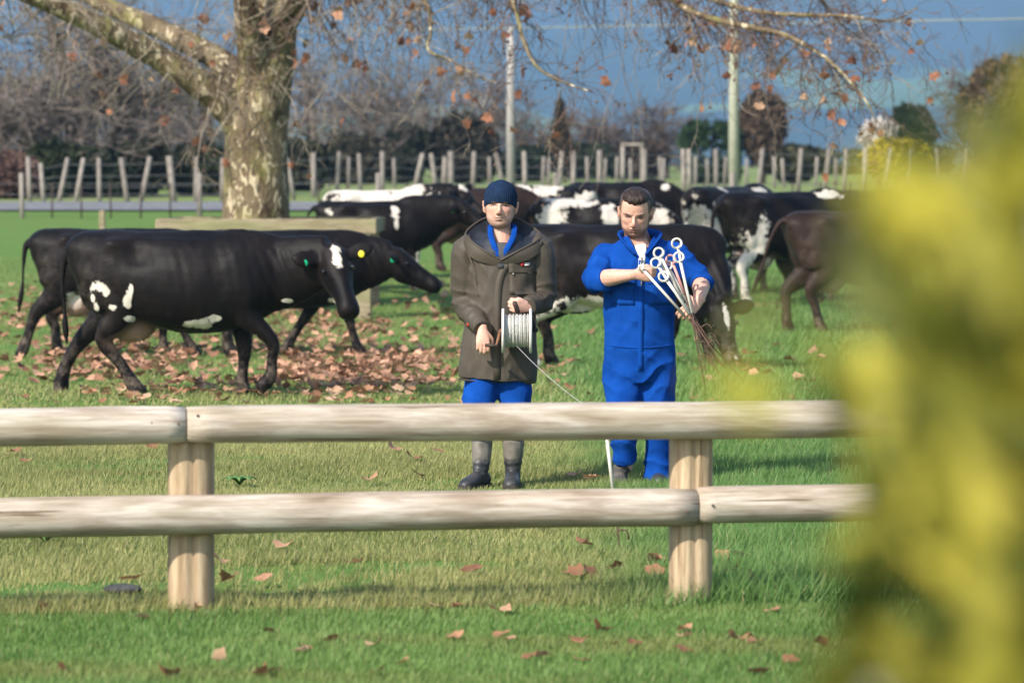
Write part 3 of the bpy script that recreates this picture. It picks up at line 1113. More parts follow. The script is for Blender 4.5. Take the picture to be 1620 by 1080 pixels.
def skin_paint(me, c, M, s, beard, hair, stub, hairy, smile=0.0):
    v = get_v(me)
    nrm = get_n(me)
    h = ((v - np.asarray(c)) @ M) / s / HW
    inh = (np.abs(h) < (.12, .14, .16)).all(1)
    a = np.stack([np.abs(h[:, 0]), h[:, 1], h[:, 2]], 1)
    dis = -.0105 * gauss(a, (.0315, -.088, .0055), (.0165, .03, .0095))
    dis += .0050 * gauss(a, (.0315, -.080, .0005), (.0120, .02, .0065))
    dis += .0055 * gauss(a, (.030, -.088, .0235), (.022, .03, .0065))
    dis += .0045 * gauss(a, (.046, -.070, -.020), (.020, .03, .014))
    dis += .0050 * gauss(a, (0, -.080, -.1005), (.018, .03, .011))
    dis -= .0035 * gauss(a, (.050, -.065, -.055), (.016, .03, .016))
    dis -= .0040 * gauss(a, (0, -.09, -.0662), (.023, .03, .0026))
    dis -= .0024 * gauss(a, (.030, -.080, -.046), (.005, .02, .016))
    dis -= .0035 * gauss(a, (0, -.086, -.0845), (.018, .03, .005))
    dis -= .0022 * gauss(a, (0, -.1, .030), (.005, .03, .012))
    dis -= .0040 * gauss(a, (.086, .018, -.004), (.006, .012, .014))
    v = v + nrm * (dis * inh * s)[:, None]
    set_v(me, v)
    n = len(v)
    c0 = np.tile(np.array((.58, .33, .245)), (n, 1))
    c0 *= (1 + .10 * wob(v, 40, 1) + .05 * wob(v, 140, 2))[:, None]

    def lay(col, k):
        nonlocal c0
        k = np.clip(k, 0, 1)[:, None]
        c0 = c0 * (1 - k) + np.asarray(col)[None] * k
    front = (h[:, 1] < -.03) & inh
    lay((.50, .20, .15), .45 * gauss(a, (.042, -.07, -.018), (.022, .05, .020)) * inh)
    lay((.50, .18, .13), .6 * gauss(a, (0, -.115, -.028), (.016, .03, .012)) * inh)
    lay((.46, .19, .13), .4 * gauss(a, (.078, .012, -.01), (.02, .03, .03)) * inh)
    jaw = sstep(-h[:, 2], .050, .082) * (h[:, 1] < .015) * sstep(h[:, 2], -.150, -.118) * inh
    jaw = np.maximum(jaw, gauss(a, (.0, -.10, -.0515), (.022, .04, .0055)) * front)
    jaw = np.maximum(jaw, .9 * gauss(a, (.030, -.08, -.066), (.006, .04, .014)) * front)
    side = sstep(h[:, 1], -.050, -.030) * (h[:, 1] < .008) * sstep(-h[:, 2], -.01, .02) * sstep(a[:, 0], .045, .06) * inh * (a[:, 0] < .0785)
    jaw = np.maximum(jaw, side)
    k = np.clip(jaw * stub * (1 + .25 * wob(v, 300, 3)), 0, .92) * (1 - .8 * gauss(a, (0, -.09, -.0665), (.022, .05, .008)))
    lay(beard, k)
    a = a - np.stack([0 * a[:, 0], 0 * a[:, 0], smile * np.clip(a[:, 0] / .024, 0, 1.3) ** 2], 1)
    lay((.36, .13, .105), .75 * gauss(a, (0, -.095, -.0665), (.023, .05, .008)) * front)
    lay((.035, .014, .012), np.clip(1.4 * gauss(a, (0, -.095, -.0655), (.023, .05, .0040)), 0, .95) * front)
    if smile:
        lay((.62, .56, .50), .9 * gauss(a, (0, -.095, -.0640), (.013, .05, .0024)) * front)
    a = np.stack([np.abs(h[:, 0]), h[:, 1], h[:, 2]], 1)
    lay((.05, .02, .015), .8 * gauss(a, (.0085, -.105, -.0425), (.005, .02, .003)) * front)
    brow = gauss(np.stack([a[:, 0], h[:, 1], h[:, 2] - .0 + .12 * np.clip(a[:, 0] - .034, 0, 1)], 1), (.033, -.09, .0245), (.019, .05, .0052)) * front
    lay(hair, np.clip(brow * 1.25, 0, .9))
    lay((.30, .15, .11), .5 * gauss(a, (.032, -.08, .003), (.018, .05, .009)) * front)
    lay((.020, .012, .010), np.clip(1.6 * gauss(a, (.032, -.08, .0040), (.0150, .05, .0042)), 0, .95) * front)
    lay((.5, .44, .40), .7 * gauss(a, (.024, -.08, .0005), (.0035, .05, .0020)) * front)
    if hairy:
        sh = sstep(h[:, 2], .004, .022) * sstep(h[:, 1], -.052, -.038) * (a[:, 0] > .035) * inh
        back = sstep(h[:, 1], .03, .05) * sstep(h[:, 2], -.07, -.03) * inh
        lay(hair, np.clip(np.maximum(sh, back) * .85, 0, .9) * (1 - gauss(a, (.084, .014, -.012), (.012, .03, .04))))
    set_col(me, np.clip(c0, 0, 1))


def folds(v, items):
    d = np.zeros(len(v))
    for c, ax, sig, freq, amp, seed in items:
        g = np.exp(-(((v - np.asarray(c)) / np.asarray(sig)) ** 2).sum(1))
        ph = (v - np.asarray(c)) @ unit(ax) * freq
        s = np.sin(ph * .5 + .9 * wob(v, 9, seed) + .5 * wob(v, 21, seed + 1))
        d += amp * g * (1.1 - 2.2 * np.abs(s) ** .75)
    return d


def cloth(mb, voxel, items, amp=.004, it=3):
    me = remesh(mb, voxel, it)
    v = get_v(me)
    nrm = get_n(me)
    d = folds(v, items) + amp * (.5 - 1.6 * np.abs(wob(v, 8, 2)) ** .8) + amp * .5 * (.5 - 1.5 * np.abs(wob(v * (1, 1, .55), 17, 4)))
    set_v(me, v + nrm * d[:, None])
    return me


def cut(me, fn):
    """open a garment: drop the faces whose centre satisfies fn"""
    bm = bmesh.new()
    bm.from_mesh(me)
    kill = [f for f in bm.faces if fn(f.calc_center_median())]
    bmesh.ops.delete(bm, geom=kill, context='FACES')
    for _ in range(12):
        new = {}
        for e in bm.edges:
            if e.is_boundary:
                for p, q in ((e.verts[0], e.verts[1]), (e.verts[1], e.verts[0])):
                    new.setdefault(p, []).append(q.co.copy())
        for p, cs in new.items():
            if len(cs) == 2:
                p.co = p.co * .5 + (cs[0] + cs[1]) * .25
    bm.to_mesh(me)
    bm.free()
    me.update()


def boot(parent, ankle, toe_dir, top, r_top, m, msole, lift=0.0, tilt=0.0, L=.29, name='boot'):
    """rubber boot: foot with rounded toe, shaft up to top, separate sole"""
    ax = np.asarray(ankle, float)
    d = unit((toe_dir[0], toe_dir[1], 0))
    s = np.cross((0, 0, 1.), d)
    up = np.array((0, 0, 1.))
    d3 = unit(d * math.cos(tilt) + up * math.sin(tilt))
    u3 = unit(np.cross(d3, s)) * -1 if np.cross(d3, s)[2] < 0 else unit(np.cross(d3, s))
    base = np.array((ax[0], ax[1], lift)) - d3 * .08
    mb = MB()
    sec = [(.0, .035, .03, .045), (.015, .040, .045, .050), (.07, .040, .055, .052), (.13, .042, .050, .048), (.19, .048, .040, .040), (.24, .048, .034, .034), (.28, .038, .028, .028), (.30, .018, .015, .018)]
    ang = np.linspace(0, 2 * math.pi, 16, endpoint=False)
    rings = []
    for x, hw, hh, zc in catmull(np.array(sec), 2):
        x = x * L / .30
        rings.append(base + d3 * x + s * (np.cos(ang) * hw)[:, None] + u3 * (zc + np.sin(ang) * hh * np.where(np.sin(ang) < 0, 1.0, 1.0))[:, None])
    mb.loft(rings)
    b2 = base + d3 * .07
    tp = np.asarray(top, float)
    mb.tube([b2 + u3 * .03, b2 + u3 * .10, b2 * .55 + tp * .45 + u3 * .03, tp], [(.048, .058), (.047, .056), (.056, .060), (r_top, r_top)], 16, d, 3)
    me = remesh(mb, .008, 3)
    v = get_v(me)
    nrm = get_n(me)
    an = b2 + u3 * .115
    dd = folds(v, [(an, u3, (.09, .09, .05), 190, .0035, 3)]) + .0015 * wob(v, 30, 1)
    set_v(me, v + nrm * dd[:, None])
    o = finish(me, name, m, parent)
    ms = MB()
    rings = []
    for x, hw, hh, zc in catmull(np.array(sec), 2):
        x = x * L / .30
        hw = hw + .006
        q = base + d3 * x
        rings.append(np.array([q - s * hw + u3 * .0, q + s * hw + u3 * .0, q + s * hw + u3 * .024, q - s * hw + u3 * .024]))
    ms.loft(rings)
    ms.build('sole', msole, o, smooth=False)
    return o


SKIN = vcol_mat('skin', .48, .35, nscale=90, namp=.10, sss=.12, bmp=.1, bscale=300, bdist=.002)
M_BLUE = mat('blue_cotton', (.0022, .036, .205), (.006, .060, .30), 7, rough=.93, spec=.06, bmp=.35, bscale=160, bdist=.003, lo=.3, hi=.7)
M_OLIVE = mat('olive_oilskin', (.050, .040, .029), (.068, .055, .040), 7, rough=.62, spec=.3, bmp=.22, bscale=120, bdist=.002)
M_LINING = mat('navy_lining', (.010, .012, .018), (.022, .026, .038), 12, rough=.6, spec=.3, bmp=.4, bscale=50, bdist=.004)
M_HAT = mat('navy_knit', (.007, .017, .042), (.011, .026, .058), 40, rough=.95, spec=.1, bmp=.4, bscale=200, bdist=.002)
M_TEE = mat('grey_tee', (.05, .05, .055), (.07, .07, .075), 20, rough=.9)
M_WHITE = mat('white_cotton', (.58, .57, .55), (.66, .65, .63), 20, rough=.9)
M_STUD = mat('dull_brass', (.25, .22, .18), rough=.35, spec=.5)
M_BOOT = mat('black_rubber', (.012, .014, .018), (.05, .05, .05), 5, rough=.45, spec=.4, bmp=.15, lo=.4, hi=.8)
M_SHAFT = mat('muddy_rubber', (.035, .033, .030), (.16, .14, .115), 6, rough=.7, spec=.25, lo=.35, hi=.7)


def boot_material():
    m, nt, b = base_mat('two_tone_rubber', .5, .4)
    vec = coords(nt)
    sp = nt.nodes.new('ShaderNodeSeparateXYZ')
    nt.links.new(vec, sp.inputs[0])
    f = noise(nt, vec, 9, 5, .65)
    foot = ramp(nt, f, [(.4, (.012, .014, .018)), (.75, (.07, .065, .06))])
    shaft = ramp(nt, f, [(.35, (.07, .062, .052)), (.65, (.20, .175, .145))])
    z = math_n(nt, 'MULTIPLY_ADD', f, .06)
    nt.links.new(sp.outputs['Z'], z.node.inputs[2])
    c = mixc(nt, ramp(nt, z, [(.17, (0, 0, 0)), (.20, (1, 1, 1))]), foot, shaft)
    nt.links.new(c, b.inputs['Base Color'])
    return m


M_BOOT2 = boot_material()
M_SOLE = mat('boot_sole', (.02, .018, .016), (.06, .05, .04), 12, rough=.9)
M_HAIR = mat('dark_brown_hair', (.012, .007, .005), (.035, .020, .013), 60, stretch=(1, .3, 1), rough=.5, spec=.3, bmp=.8, bscale=150, bdist=.006)
M_RED = mat('red_print', (.5, .04, .03), rough=.6)
M_PRINT = mat('white_print', (.75, .73, .7), rough=.6)
M_ZIP = mat('zip_metal', (.10, .09, .085), (.3, .28, .25), 200, rough=.4, spec=.5)

# ---------------------------------------------------------------- man in the olive coat
D1 = 22.9
S1 = FPX / D1
g1 = gp(795, 772)
man1 = thing('person', 'man in dark olive coat and navy beanie winding a wire reel', 'person', (g1[0], D1, 0))


def q1(px, py, y=0.0):
    return np.array(((px - 795) / S1, y, (772 - py) / S1))


H1c, H1s = q1(791.5, 327, -.02), 1.07
H1M = np.array(Euler((R(3), R(2), R(-3))).to_matrix())
sR, eR, wR = q1(741, 398, .01), q1(735, 480, .05), q1(764, 521, -.235)
sL, eL, wL = q1(851, 397, .01), q1(860, 474, .0), q1(834, 486, -.25)
bm1 = MB()
head_shapes(bm1, H1c, H1M, H1s)
bm1.tube([H1c + (0, .03, -.04), H1c + (0, .03, -.12), q1(794, 385, .0), q1(795, 410, .0)], [(.060, .064), (.062, .066), (.072, .070), (.11, .08)], 16, (0, 1, 0), 3)
bm1.tube([q1(795, 595, .0), q1(795, 540, .0), q1(795, 480, .0), q1(795, 420, .0), q1(795, 392, .0)], [(.17, .11), (.165, .115), (.16, .115), (.18, .115), (.12, .09)], 18, (0, 1, 0), 3)
for a, b, c in ((sR, eR, wR), (sL, eL, wL)):
    bm1.tube([(a + q1(795, 398)) / 2 - (0, 0, .05), a - (0, 0, .03), (a + b) / 2, b, (b + c) / 2, c], [.05, .05, .05, .042, .042, .028], 12, (0, 1, 0), 2)
hand(bm1, wR, (.02, -.25, -1), (1, .1, 0), 'R', (18, 62, 50), .98, .5)
hand(bm1, wL, (-.80, -.50, .10), (-.25, -.42, .86), 'L', (62, 88, 55), .98, .2, thumb=(-.75, -.2, .45), thumb2=(-.65, .1, -.55))
legs1 = [(q1(766, 590, 0), q1(757, 640, -.07), q1(764, 705, .0)), (q1(812, 590, 0), q1(815, 640, -.02), q1(812, 705, .0))]
for a, b, c in legs1:
    bm1.tube([a, b, c, c - (0, 0, .17)], [.085, .062, .034, .024], 12, (0, 1, 0), 2)
me = remesh(bm1, .0050, 2)
skin_paint(me, H1c, H1M, H1s, (.17, .115, .085), (.12, .075, .05), .62, False, .006)
finish(me, 'body', SKIN, man1)

jm = MB()
jm.tube([q1(786, 603, .0), q1(787, 590, .0), q1(789, 555, .0), q1(793, 505, .0), q1(794, 455, .0), q1(795, 410, .0), q1(795, 386, .005), q1(795, 370, .01)],
        [(.232, .165), (.236, .168), (.228, .165), (.213, .160), (.208, .158), (.213, .150), (.175, .12), (.095, .09)], 30, (0, 1, 0), 4)
for a, b, c, s in ((sR, eR, wR, -1), (sL, eL, wL, 1)):
    jm.tube([a + (-s * .08, 0, .005), a, a * .5 + b * .5 + (s * .004, 0, 0), b, b * .5 + c * .5, c * .92 + b * .08, c], [(.085, .085), (.097, .097), (.088, .09), (.080, .082), (.070, .072), (.062, .064), (.058, .060)], 18, (0, 1, 0), 4)
fo = []
for a, b, c in ((sR, eR, wR), (sL, eL, wL)):
    fo += [(b, b - a, (.13, .15, .09), 85, .010, 1), (b * .5 + c * .5, c - b, (.10, .14, .08), 95, .007, 2), (a * .6 + b * .4, (1, 0, .8), (.10, .13, .10), 60, .006, 3), (c, c - b, (.07, .08, .05), 150, .004, 2)]
fo += [(q1(795, 545, -.15), (1, 0, .15), (.2, .12, .18), 42, .006, 4), (q1(765, 430, -.12), (.8, 0, .6), (.1, .1, .12), 55, .006, 2), (q1(835, 440, -.12), (-.8, 0, .6), (.1, .1, .12), 55, .006, 1),
       (q1(795, 590, -.14), (1, 0, 0), (.25, .2, .05), 30, .006, 3)]
jme = cloth(jm, .0080, fo, .008, 1)
_vx, _vz = (792 - 795) / S1, (772 - 414) / S1


def v_cut1(c):
    return (c.z > _vz and c.y < .0 and abs(c.x - _vx) < .02 + (c.z - _vz) * .62) or (c.z > _vz - .01 and (c.x / .205) ** 2 + (c.y / .15) ** 2 < 1)


cut(jme, v_cut1)
coat = finish(jme, 'coat', M_OLIVE, man1)
bv1 = bvh_of(jme)


def x1(px, py):
    return ((px - 795) / S1, (772 - py) / S1)


strip(bv1, [x1(858, 383), x1(838, 398), x1(812, 413), x1(796, 430), x1(788, 460), x1(786, 520), x1(786, 600)], [.034, .036, .038, .04, .042, .042, .042], .006, .008).build('storm_flap', M_OLIVE, coat)
strip(bv1, [x1(726, 600), x1(755, 602), x1(790, 603), x1(820, 603), x1(844, 600)], .012, .004, .006).build('hem', M_OLIVE, coat)
plate(bv1, [x1(806, 428), x1(846, 428), x1(848, 466), x1(806, 466)], .006).build('chest_pocket', M_OLIVE, coat)
plate(bv1, [x1(805, 418), x1(847, 418), x1(847, 433), x1(805, 433)], .010).build('pocket_flap', M_OLIVE, coat)
lg = plate(bv1, [x1(824, 416.5), x1(829, 416.5), x1(829, 421.5), x1(824, 421.5)], .018, 2, 2).build('logo', M_RED, coat)
for k_, (xa, xb, ya, yb) in enumerate(((830, 838, 417, 418.7), (830, 837, 419.5, 421))):
    plate(bv1, [x1(xa, ya), x1(xb, ya), x1(xb, yb), x1(xa, yb)], .018, 2, 2).build('lettering', M_PRINT, lg)
for sx, sy in ((849, 383), (830, 394), (803, 409), (812, 434), (843, 500)):
    x, z = x1(sx, sy)
    MB().ball((x, surf_y(bv1, x, z) - .013, z), (.006, .004, .006), 10, 6).build('press_stud', M_STUD, coat)
for pts in ([x1(775, 540), x1(745, 548)], [x1(740, 400), x1(752, 430), x1(757, 470)]):
    strip(bv1, pts + [], .008, .002, .004, 1).build('seam', M_OLIVE, coat)
plate(bv1, [x1(736, 513), x1(741, 511), x1(743, 516), x1(738, 518)], .003, 2, 2).build('cuff_print', M_RED, coat)


def ring3(pts, n=60):
    p = np.array(pts, float)
    q = catmull(np.vstack([p, p[:1]]), 12)[:-1]
    i = np.linspace(0, len(q), n, endpoint=False).astype(int)
    return q[i]


rim = ring3([q1(793, 412, -.165), q1(764, 396, -.16), q1(741, 378, -.10), q1(738, 368, -.01), q1(757, 352, .07), q1(776, 345, .11), q1(796, 344, .12), q1(818, 348, .11), q1(841, 360, .07), q1(856, 374, -.01), q1(846, 384, -.10), q1(816, 400, -.16)])
inn = ring3([q1(792, 408, -.150), q1(782, 395, -.142), q1(775, 378, -.09), q1(775, 370, -.02), q1(779, 366, .05), q1(786, 364, .07), q1(795, 364, .075), q1(803, 364, .07), q1(811, 366, .05), q1(815, 371, -.02), q1(811, 380, -.09), q1(802, 396, -.142)])
out = ring3([q1(793, 424, -.150), q1(752, 412, -.14), q1(735, 396, -.07), q1(733, 392, .02), q1(745, 392, .10), q1(770, 396, .14), q1(795, 400, .15), q1(820, 396, .14), q1(846, 392, .10), q1(861, 393, .02), q1(858, 398, -.07), q1(835, 412, -.14)])


def funnel(a, b, seed, amp):
    rings = []
    for i in range(9):
        t = i / 8
        r = a * (1 - t) + b * t
        r = r + np.array((0, 0, -1.)) * (.035 * math.sin(math.pi * t)) * 1.0
        r = r + (amp * math.sin(math.pi * min(1, t * 1.0)) * wob(r * (1, 1, .6), 34, seed))[:, None] * unit((0, -.5, .8))
        rings.append(r)
    return MB().loft(rings, cap=False)


funnel(rim, inn, 2, .010).build('hood_lining', M_LINING, coat)
rings = [rim * (1 - t) + out * t + np.array((0, 0, 1.)) * .006 * math.sin(math.pi * t) + (out - out.mean(0)) * (1, 1, 0) * .03 * math.sin(math.pi * t) for t in np.linspace(0, 1, 8)]
hood = MB().loft(rings, cap=False).build('hood', M_OLIVE, coat)
MB().tube(np.vstack([rim, rim[:1]]), .0065, 8, cap=False).build('hood_edge', M_OLIVE, hood)
# shirt and tee in the neck opening
shirt = MB()
for pts in ([q1(776, 360, -.03), q1(776.5, 374, -.09), q1(781, 388, -.128), q1(790, 408, -.150)], [q1(814, 360, -.03), q1(812.5, 374, -.09), q1(806, 388, -.128), q1(794, 408, -.150)],
            [q1(776, 360, -.03), q1(780, 360, .04), q1(795, 360, .08), q1(809, 360, .04), q1(814, 360, -.03)]):
    shirt.tube(pts, [(.017, .006)] * len(pts), 12, (0, -1, .25), 4)
shirt.build('shirt_collar', M_BLUE, man1)
MB().tube([q1(793, 386, -.105), q1(793, 396, -.128), q1(793, 410, -.145), q1(793, 425, -.15)], [(.045, .010), (.040, .014), (.03, .014), (.02, .012)], 12, (0, 1, 0), 3).build('tee_shirt', M_TEE, man1)
# beanie
hat_r = []
for i, (z, k) in enumerate(((.0, 1.02), (.006, 1.045), (.02, 1.05), (.04, 1.045), (.06, 1.03), (.08, .98), (.10, .88), (.118, .73), (.130, .52), (.138, .27), (.140, .02))):
    a = np.linspace(0, 2 * math.pi, 240, endpoint=False)
    ribs = 1 + (.012 * np.sin(a * 46) if z < .065 else 0) * (1 if i > 0 else .5)
    front = np.clip(-np.sin(a), 0, 1)
    zl = z + np.where(z < .05, (.020 * front) - .016 * (1 - front) * (1 - z / .05), .006 * front)
    p = np.stack([np.cos(a) * .0885 * k * ribs, .016 + np.sin(a) * .109 * k * ribs, zl - .0], 1)
    hat_r.append(H1c + (p * H1s) @ H1M.T)
hat = MB().loft(hat_r).build('beanie', M_HAT, man1)
# trousers, boots
tm = MB()
for a, b, c in legs1:
    tm.tube([a + (0, 0, .12), a, b, b * .4 + c * .6, c + (0, 0, .015)], [.10, .108, .100, .086, .062], 20, (0, 1, 0), 4)
tme = cloth(tm, .009, [(c + (0, -.05, .05), (0, .2, 1), (.12, .12, .09), 90, .009, i + 1) for i, (a, b, c) in enumerate(legs1)] + [(b, (.4, 0, 1), (.15, .12, .12), 50, .007, i + 2) for i, (a, b, c) in enumerate(legs1)], .004)
finish(tme, 'trousers', M_BLUE, man1)
boot(man1, q1(759, 770, -.05) * (1, 1, 0), (-.55, -1), q1(763, 694, .0), .066, M_BOOT2, M_SOLE)
boot(man1, q1(811, 770, .0) * (1, 1, 0), (-.05, -1), q1(812, 697, .0), .068, M_BOOT2, M_SOLE)

# ---------------------------------------------------------------- wire reel
M_REELW = mat('white_plastic', (.56, .54, .49), (.64, .62, .58), 6, rough=.4, spec=.4)
M_RUST = mat('rusty_iron', (.10, .045, .025), (.22, .11, .06), 30, rough=.8)
M_GRIP = mat('dark_grip', (.035, .022, .016), (.06, .04, .03), 20, rough=.6)
M_BLACK = mat('black_plastic', (.012, .012, .013), rough=.4)
M_WIRE = mat('white_polywire', (.34, .33, .30), (.62, .60, .55), 120, rough=.6)
rc = q1(817, 522, -.315)
reel = thing('wire_reel', 'white flanged reel of fencing wire held by the man in the coat', 'reel', (g1[0] + rc[0], D1 + rc[1], rc[2] - .132))
o_ = np.array((0, 0, .132))


def disc(x, r, th, hole=.02):
    mb = MB()
    rings = []
    for xx, rr in ((-th, r * .96), (-th * .6, r), (th * .6, r), (th, r * .96), (th * .7, r * .5), (th, .03), (th, hole), (-th, hole), (-th, .03), (-th * .7, r * .5), (-th, r * .96)):
        a = np.linspace(0, 2 * math.pi, 48, endpoint=False)
        rings.append(o_ + np.stack([np.full(48, x + xx), np.cos(a) * rr, np.sin(a) * rr], 1))
    return mb.loft(rings, cap=False)


RX0, RX1 = q1(796, 0)[0] - rc[0], q1(839, 0)[0] - rc[0]
for x, hl in ((RX0, 0), (RX1, 1)):
    fl = disc(x, .132, .008).build('flange', M_REELW, reel)
    if hl == 0:
        for k_ in range(8):
            a = k_ * math.pi / 4
            MB().ball(o_ + np.array((x - .008, math.cos(a) * .075, math.sin(a) * .075)), (.002, .014, .014), 12, 6).build('rust_spot', M_RUST, fl)
MB().tube([o_ + (RX0, 0, 0), o_ + (RX1, 0, 0)], .05, 20).build('hub', M_REELW, reel)
wl = MB()
tt = np.linspace(0, 1, 1500)
turns = 46
a = tt * turns * 2 * math.pi
xx = RX0 + .012 + (RX1 - RX0 - .024) * tt
rr = .094 + .004 * np.sin(tt * 40) + .003 * np.sin(tt * 93)
wl.tube(np.stack([xx + .0022 * np.sin(a * .37 + tt * 60), np.cos(a) * rr, np.sin(a) * rr], 1) + o_, .0023, 5, (1, 0, 0), cap=False)
wl.tube([o_ + (RX0 + .01, 0, 0), o_ + (RX1 - .01, 0, 0)], .0925, 40)
wl.build('wound_wire', M_WIRE, reel)
gt = q1(814, 478, -.345) - rc + o_
gb = q1(819, 492, -.285) - rc + o_
MB().tube([gt, gb], .0145, 14, (1, 0, 0)).build('grip', M_GRIP, reel)
MB().tube([gb, gb + (.02, .03, -.0), o_ + (RX1 + .02, .10, .10), o_ + (RX1 + .022, .03, .03), o_ + (RX1 + .02, 0, 0), o_ + (RX1 - .01, 0, 0)], .0065, 8, (0, 1, 0), 3).build('frame', M_RUST, reel)
MB().ball(o_ + (RX1 + .028, -.005, .005), (.018, .016, .016), 12, 8).tube([o_ + (RX1 + .02, 0, .02), o_ + (RX1 + .02, -.01, .06)], .008, 8).build('brake_knob', M_BLACK, reel)
ce = q1(784, 545, -.325) - rc + o_
cr = MB().tube([o_ + (RX0 - .016, 0, 0), o_ + (RX0 - .022, -.0, -.02), ce + (.008, 0, .01), ce], [.011, .009, .007, .007], 8, (0, 1, 0), 2)
cr.tube([o_ + (RX0 + .02, 0, 0), o_ + (RX0 - .022, 0, 0)], .011, 10)
cr.build('crank', M_RUST, reel)
MB().tube([ce + (.012, 0, 0), ce + (-.060, .01, .002)], .0105, 10).build('crank_handle', M_GRIP, reel)

# ---------------------------------------------------------------- man in the blue overalls
D2 = 23.05
S2 = FPX / D2
g2 = gp(1008, 768)
man2 = thing('person', 'bareheaded bearded man in bright blue overalls holding a bundle of fence standards', 'person', (198 / FPX * D2, D2, 0))


def q2(px, py, y=0.0):
    return np.array(((px - 1008) / S2, y, (768 - py) / S2))


H2c, H2s = q2(1004.5, 337, -.07), 1.10
H2M = np.array(Euler((R(23), R(3), R(-6))).to_matrix())
s2R, e2R, w2R = q2(956, 409, .0), q2(940, 442, -.13), q2(1003, 433, -.315)
s2L, e2L, w2L = q2(1071, 406, .0), q2(1109, 444, -.06), q2(1103, 474, -.27)
bm2 = MB()
head_shapes(bm2, H2c, H2M, H2s)
bm2.tube([H2c + (0, .05, -.03), H2c + (.002, .06, -.11), q2(1011, 388, .0), q2(1012, 410, .0)], [(.068, .070), (.070, .074), (.085, .08), (.17, .10)], 16, (0, 1, 0), 3)
bm2.tube([q2(1011, 600), q2(1011, 560), q2(1012, 500), q2(1012, 430), q2(1012, 398)], [(.18, .12), (.18, .13), (.18, .13), (.20, .13), (.13, .10)], 18, (0, 1, 0), 3)
for a, b, c in ((s2R, e2R, w2R), (s2L, e2L, w2L)):
    bm2.tube([(a + q2(1012, 398)) / 2, a, (a + b) / 2, b, b * .65 + c * .35, c * .75 + b * .25, c], [.055, .055, .050, .050, .053, .038, .031], 14, (0, 1, 0), 3)
hand(bm2, w2R, (1, -.10, -.02), (0.1, -.2, 1), 'R', ((55, 95, 55), (60, 95, 55), (62, 92, 55), (66, 90, 55)), 1.04, .3, thumb=(.8, -.05, .45), thumb2=(.75, .3, -.5))
hand(bm2, w2L, (-.72, -.22, -.62), (-.55, .25, .75), 'L', ((20, 38, 30), (26, 42, 32), (32, 46, 36), (40, 50, 40)), 1.04, 1.0, thumb=(-.75, .25, .55), thumb2=(-.9, .2, .1))
legs2 = [(q2(984, 585), q2(985, 652, -.10), q2(989, 732, -.02)), (q2(1038, 585), q2(1041, 660, -.02), q2(1041, 760, .02))]
for a, b, c in legs2:
    bm2.tube([a, b, c, c - (0, 0, .05)], [.095, .068, .05, .04], 12, (0, 1, 0), 2)
me = remesh(bm2, .0050, 2)
skin_paint(me, H2c, H2M, H2s, (.085, .044, .028), (.022, .013, .009), .85, True)
finish(me, 'body', SKIN, man2)
hm = MB()
for p, r in (((0, .021, .050), (.0895, .1035, .085)), ((0, -.008, .096), (.074, .084, .044)), ((.012, -.044, .104), (.056, .044, .030)), ((0, .070, .005), (.079, .052, .075))):
    hm.ball(H2c + H2M @ (np.array(p) * H2s), np.array(r) * H2s, 20, 14, H2M)
hme = remesh(hm, .006, 2)
v = get_v(hme)
set_v(hme, v + get_n(hme) * (.0035 * wob(v * (1, .5, 1), 75, 1) + .0025 * wob(v, 160, 2))[:, None])
finish(hme, 'hair', M_HAIR, man2)

om = MB()
om.tube([q2(1011, 606), q2(1011, 585), q2(1011, 552), q2(1012, 515), q2(1012, 470), q2(1012, 425), q2(1012, 400, .0), q2(1012, 384, .01), q2(1012, 374, .015)],
        [(.20, .14), (.218, .155), (.215, .158), (.212, .160), (.222, .160), (.236, .155), (.215, .135), (.15, .11), (.10, .09)], 32, (0, 1, 0), 4)
for (a, b, c), fl in zip(legs2, (.078, .088)):
    om.tube([a + (0, 0, .05), a, b * .5 + a * .5, b, b * .45 + c * .55, c], [.118, .122, .112, .100, .084, fl], 22, (0, 1, 0), 4)
om.tube([s2R + (.12, 0, .015), s2R + (.03, 0, .012), s2R, s2R * .5 + e2R * .5, e2R + (-.004, .01, -.01), e2R * .72 + w2R * .28 + (0, 0, -.008)], [.070, .082, .084, .078, .074, (.074, .070)], 20, (0, 1, 0), 4)
om.tube([s2L + (-.12, 0, .02), s2L + (-.03, 0, .012), s2L, s2L * .5 + e2L * .5, e2L, e2L * .72 + w2L * .28], [.070, .082, .084, .080, .074, .070], 20, (0, 1, 0), 4)
fo = []
for a, b, c, sd in ((s2R, e2R, w2R, 1), (s2L, e2L, w2L, 2)):
    fo += [(b, c - b, (.12, .15, .12), 75, .010, sd), (a * .6 + b * .4, b - a, (.12, .12, .12), 60, .009, sd + 1), (a, (1, 0, -1), (.13, .12, .13), 45, .007, sd)]
for i, (a, b, c) in enumerate(legs2):
    fo += [(a + (0, -.08, -.03), (.8 * (1, -1)[i], 0, 1), (.12, .13, .12), 62, .011, i + 1), (b, (.3, 0, 1), (.13, .13, .12), 48, .008, i + 2), (c + (0, 0, .09), (.2, .3, 1), (.13, .13, .10), 70, .011, i + 3)]
fo += [(q2(1012, 470, -.15), (1, 0, .2), (.2, .12, .2), 40, .006, 2), (q2(1012, 565, -.15), (.3, 0, 1), (.22, .15, .10), 52, .007, 3), (q2(975, 430, -.12), (.7, 0, .7), (.1, .1, .1), 60, .008, 1),
       (q2(1012, 515, -.15), (.5, 0, 1), (.22, .15, .08), 45, .005, 1)]
ome = cloth(om, .0078, fo, .0095, 1)
_wx, _wz = (1013 - 1008) / S2, (768 - 408) / S2


def v_cut2(c):
    return c.z > _wz and c.y < .02 and abs(c.x - _wx) < .010 + (c.z - _wz) * .50


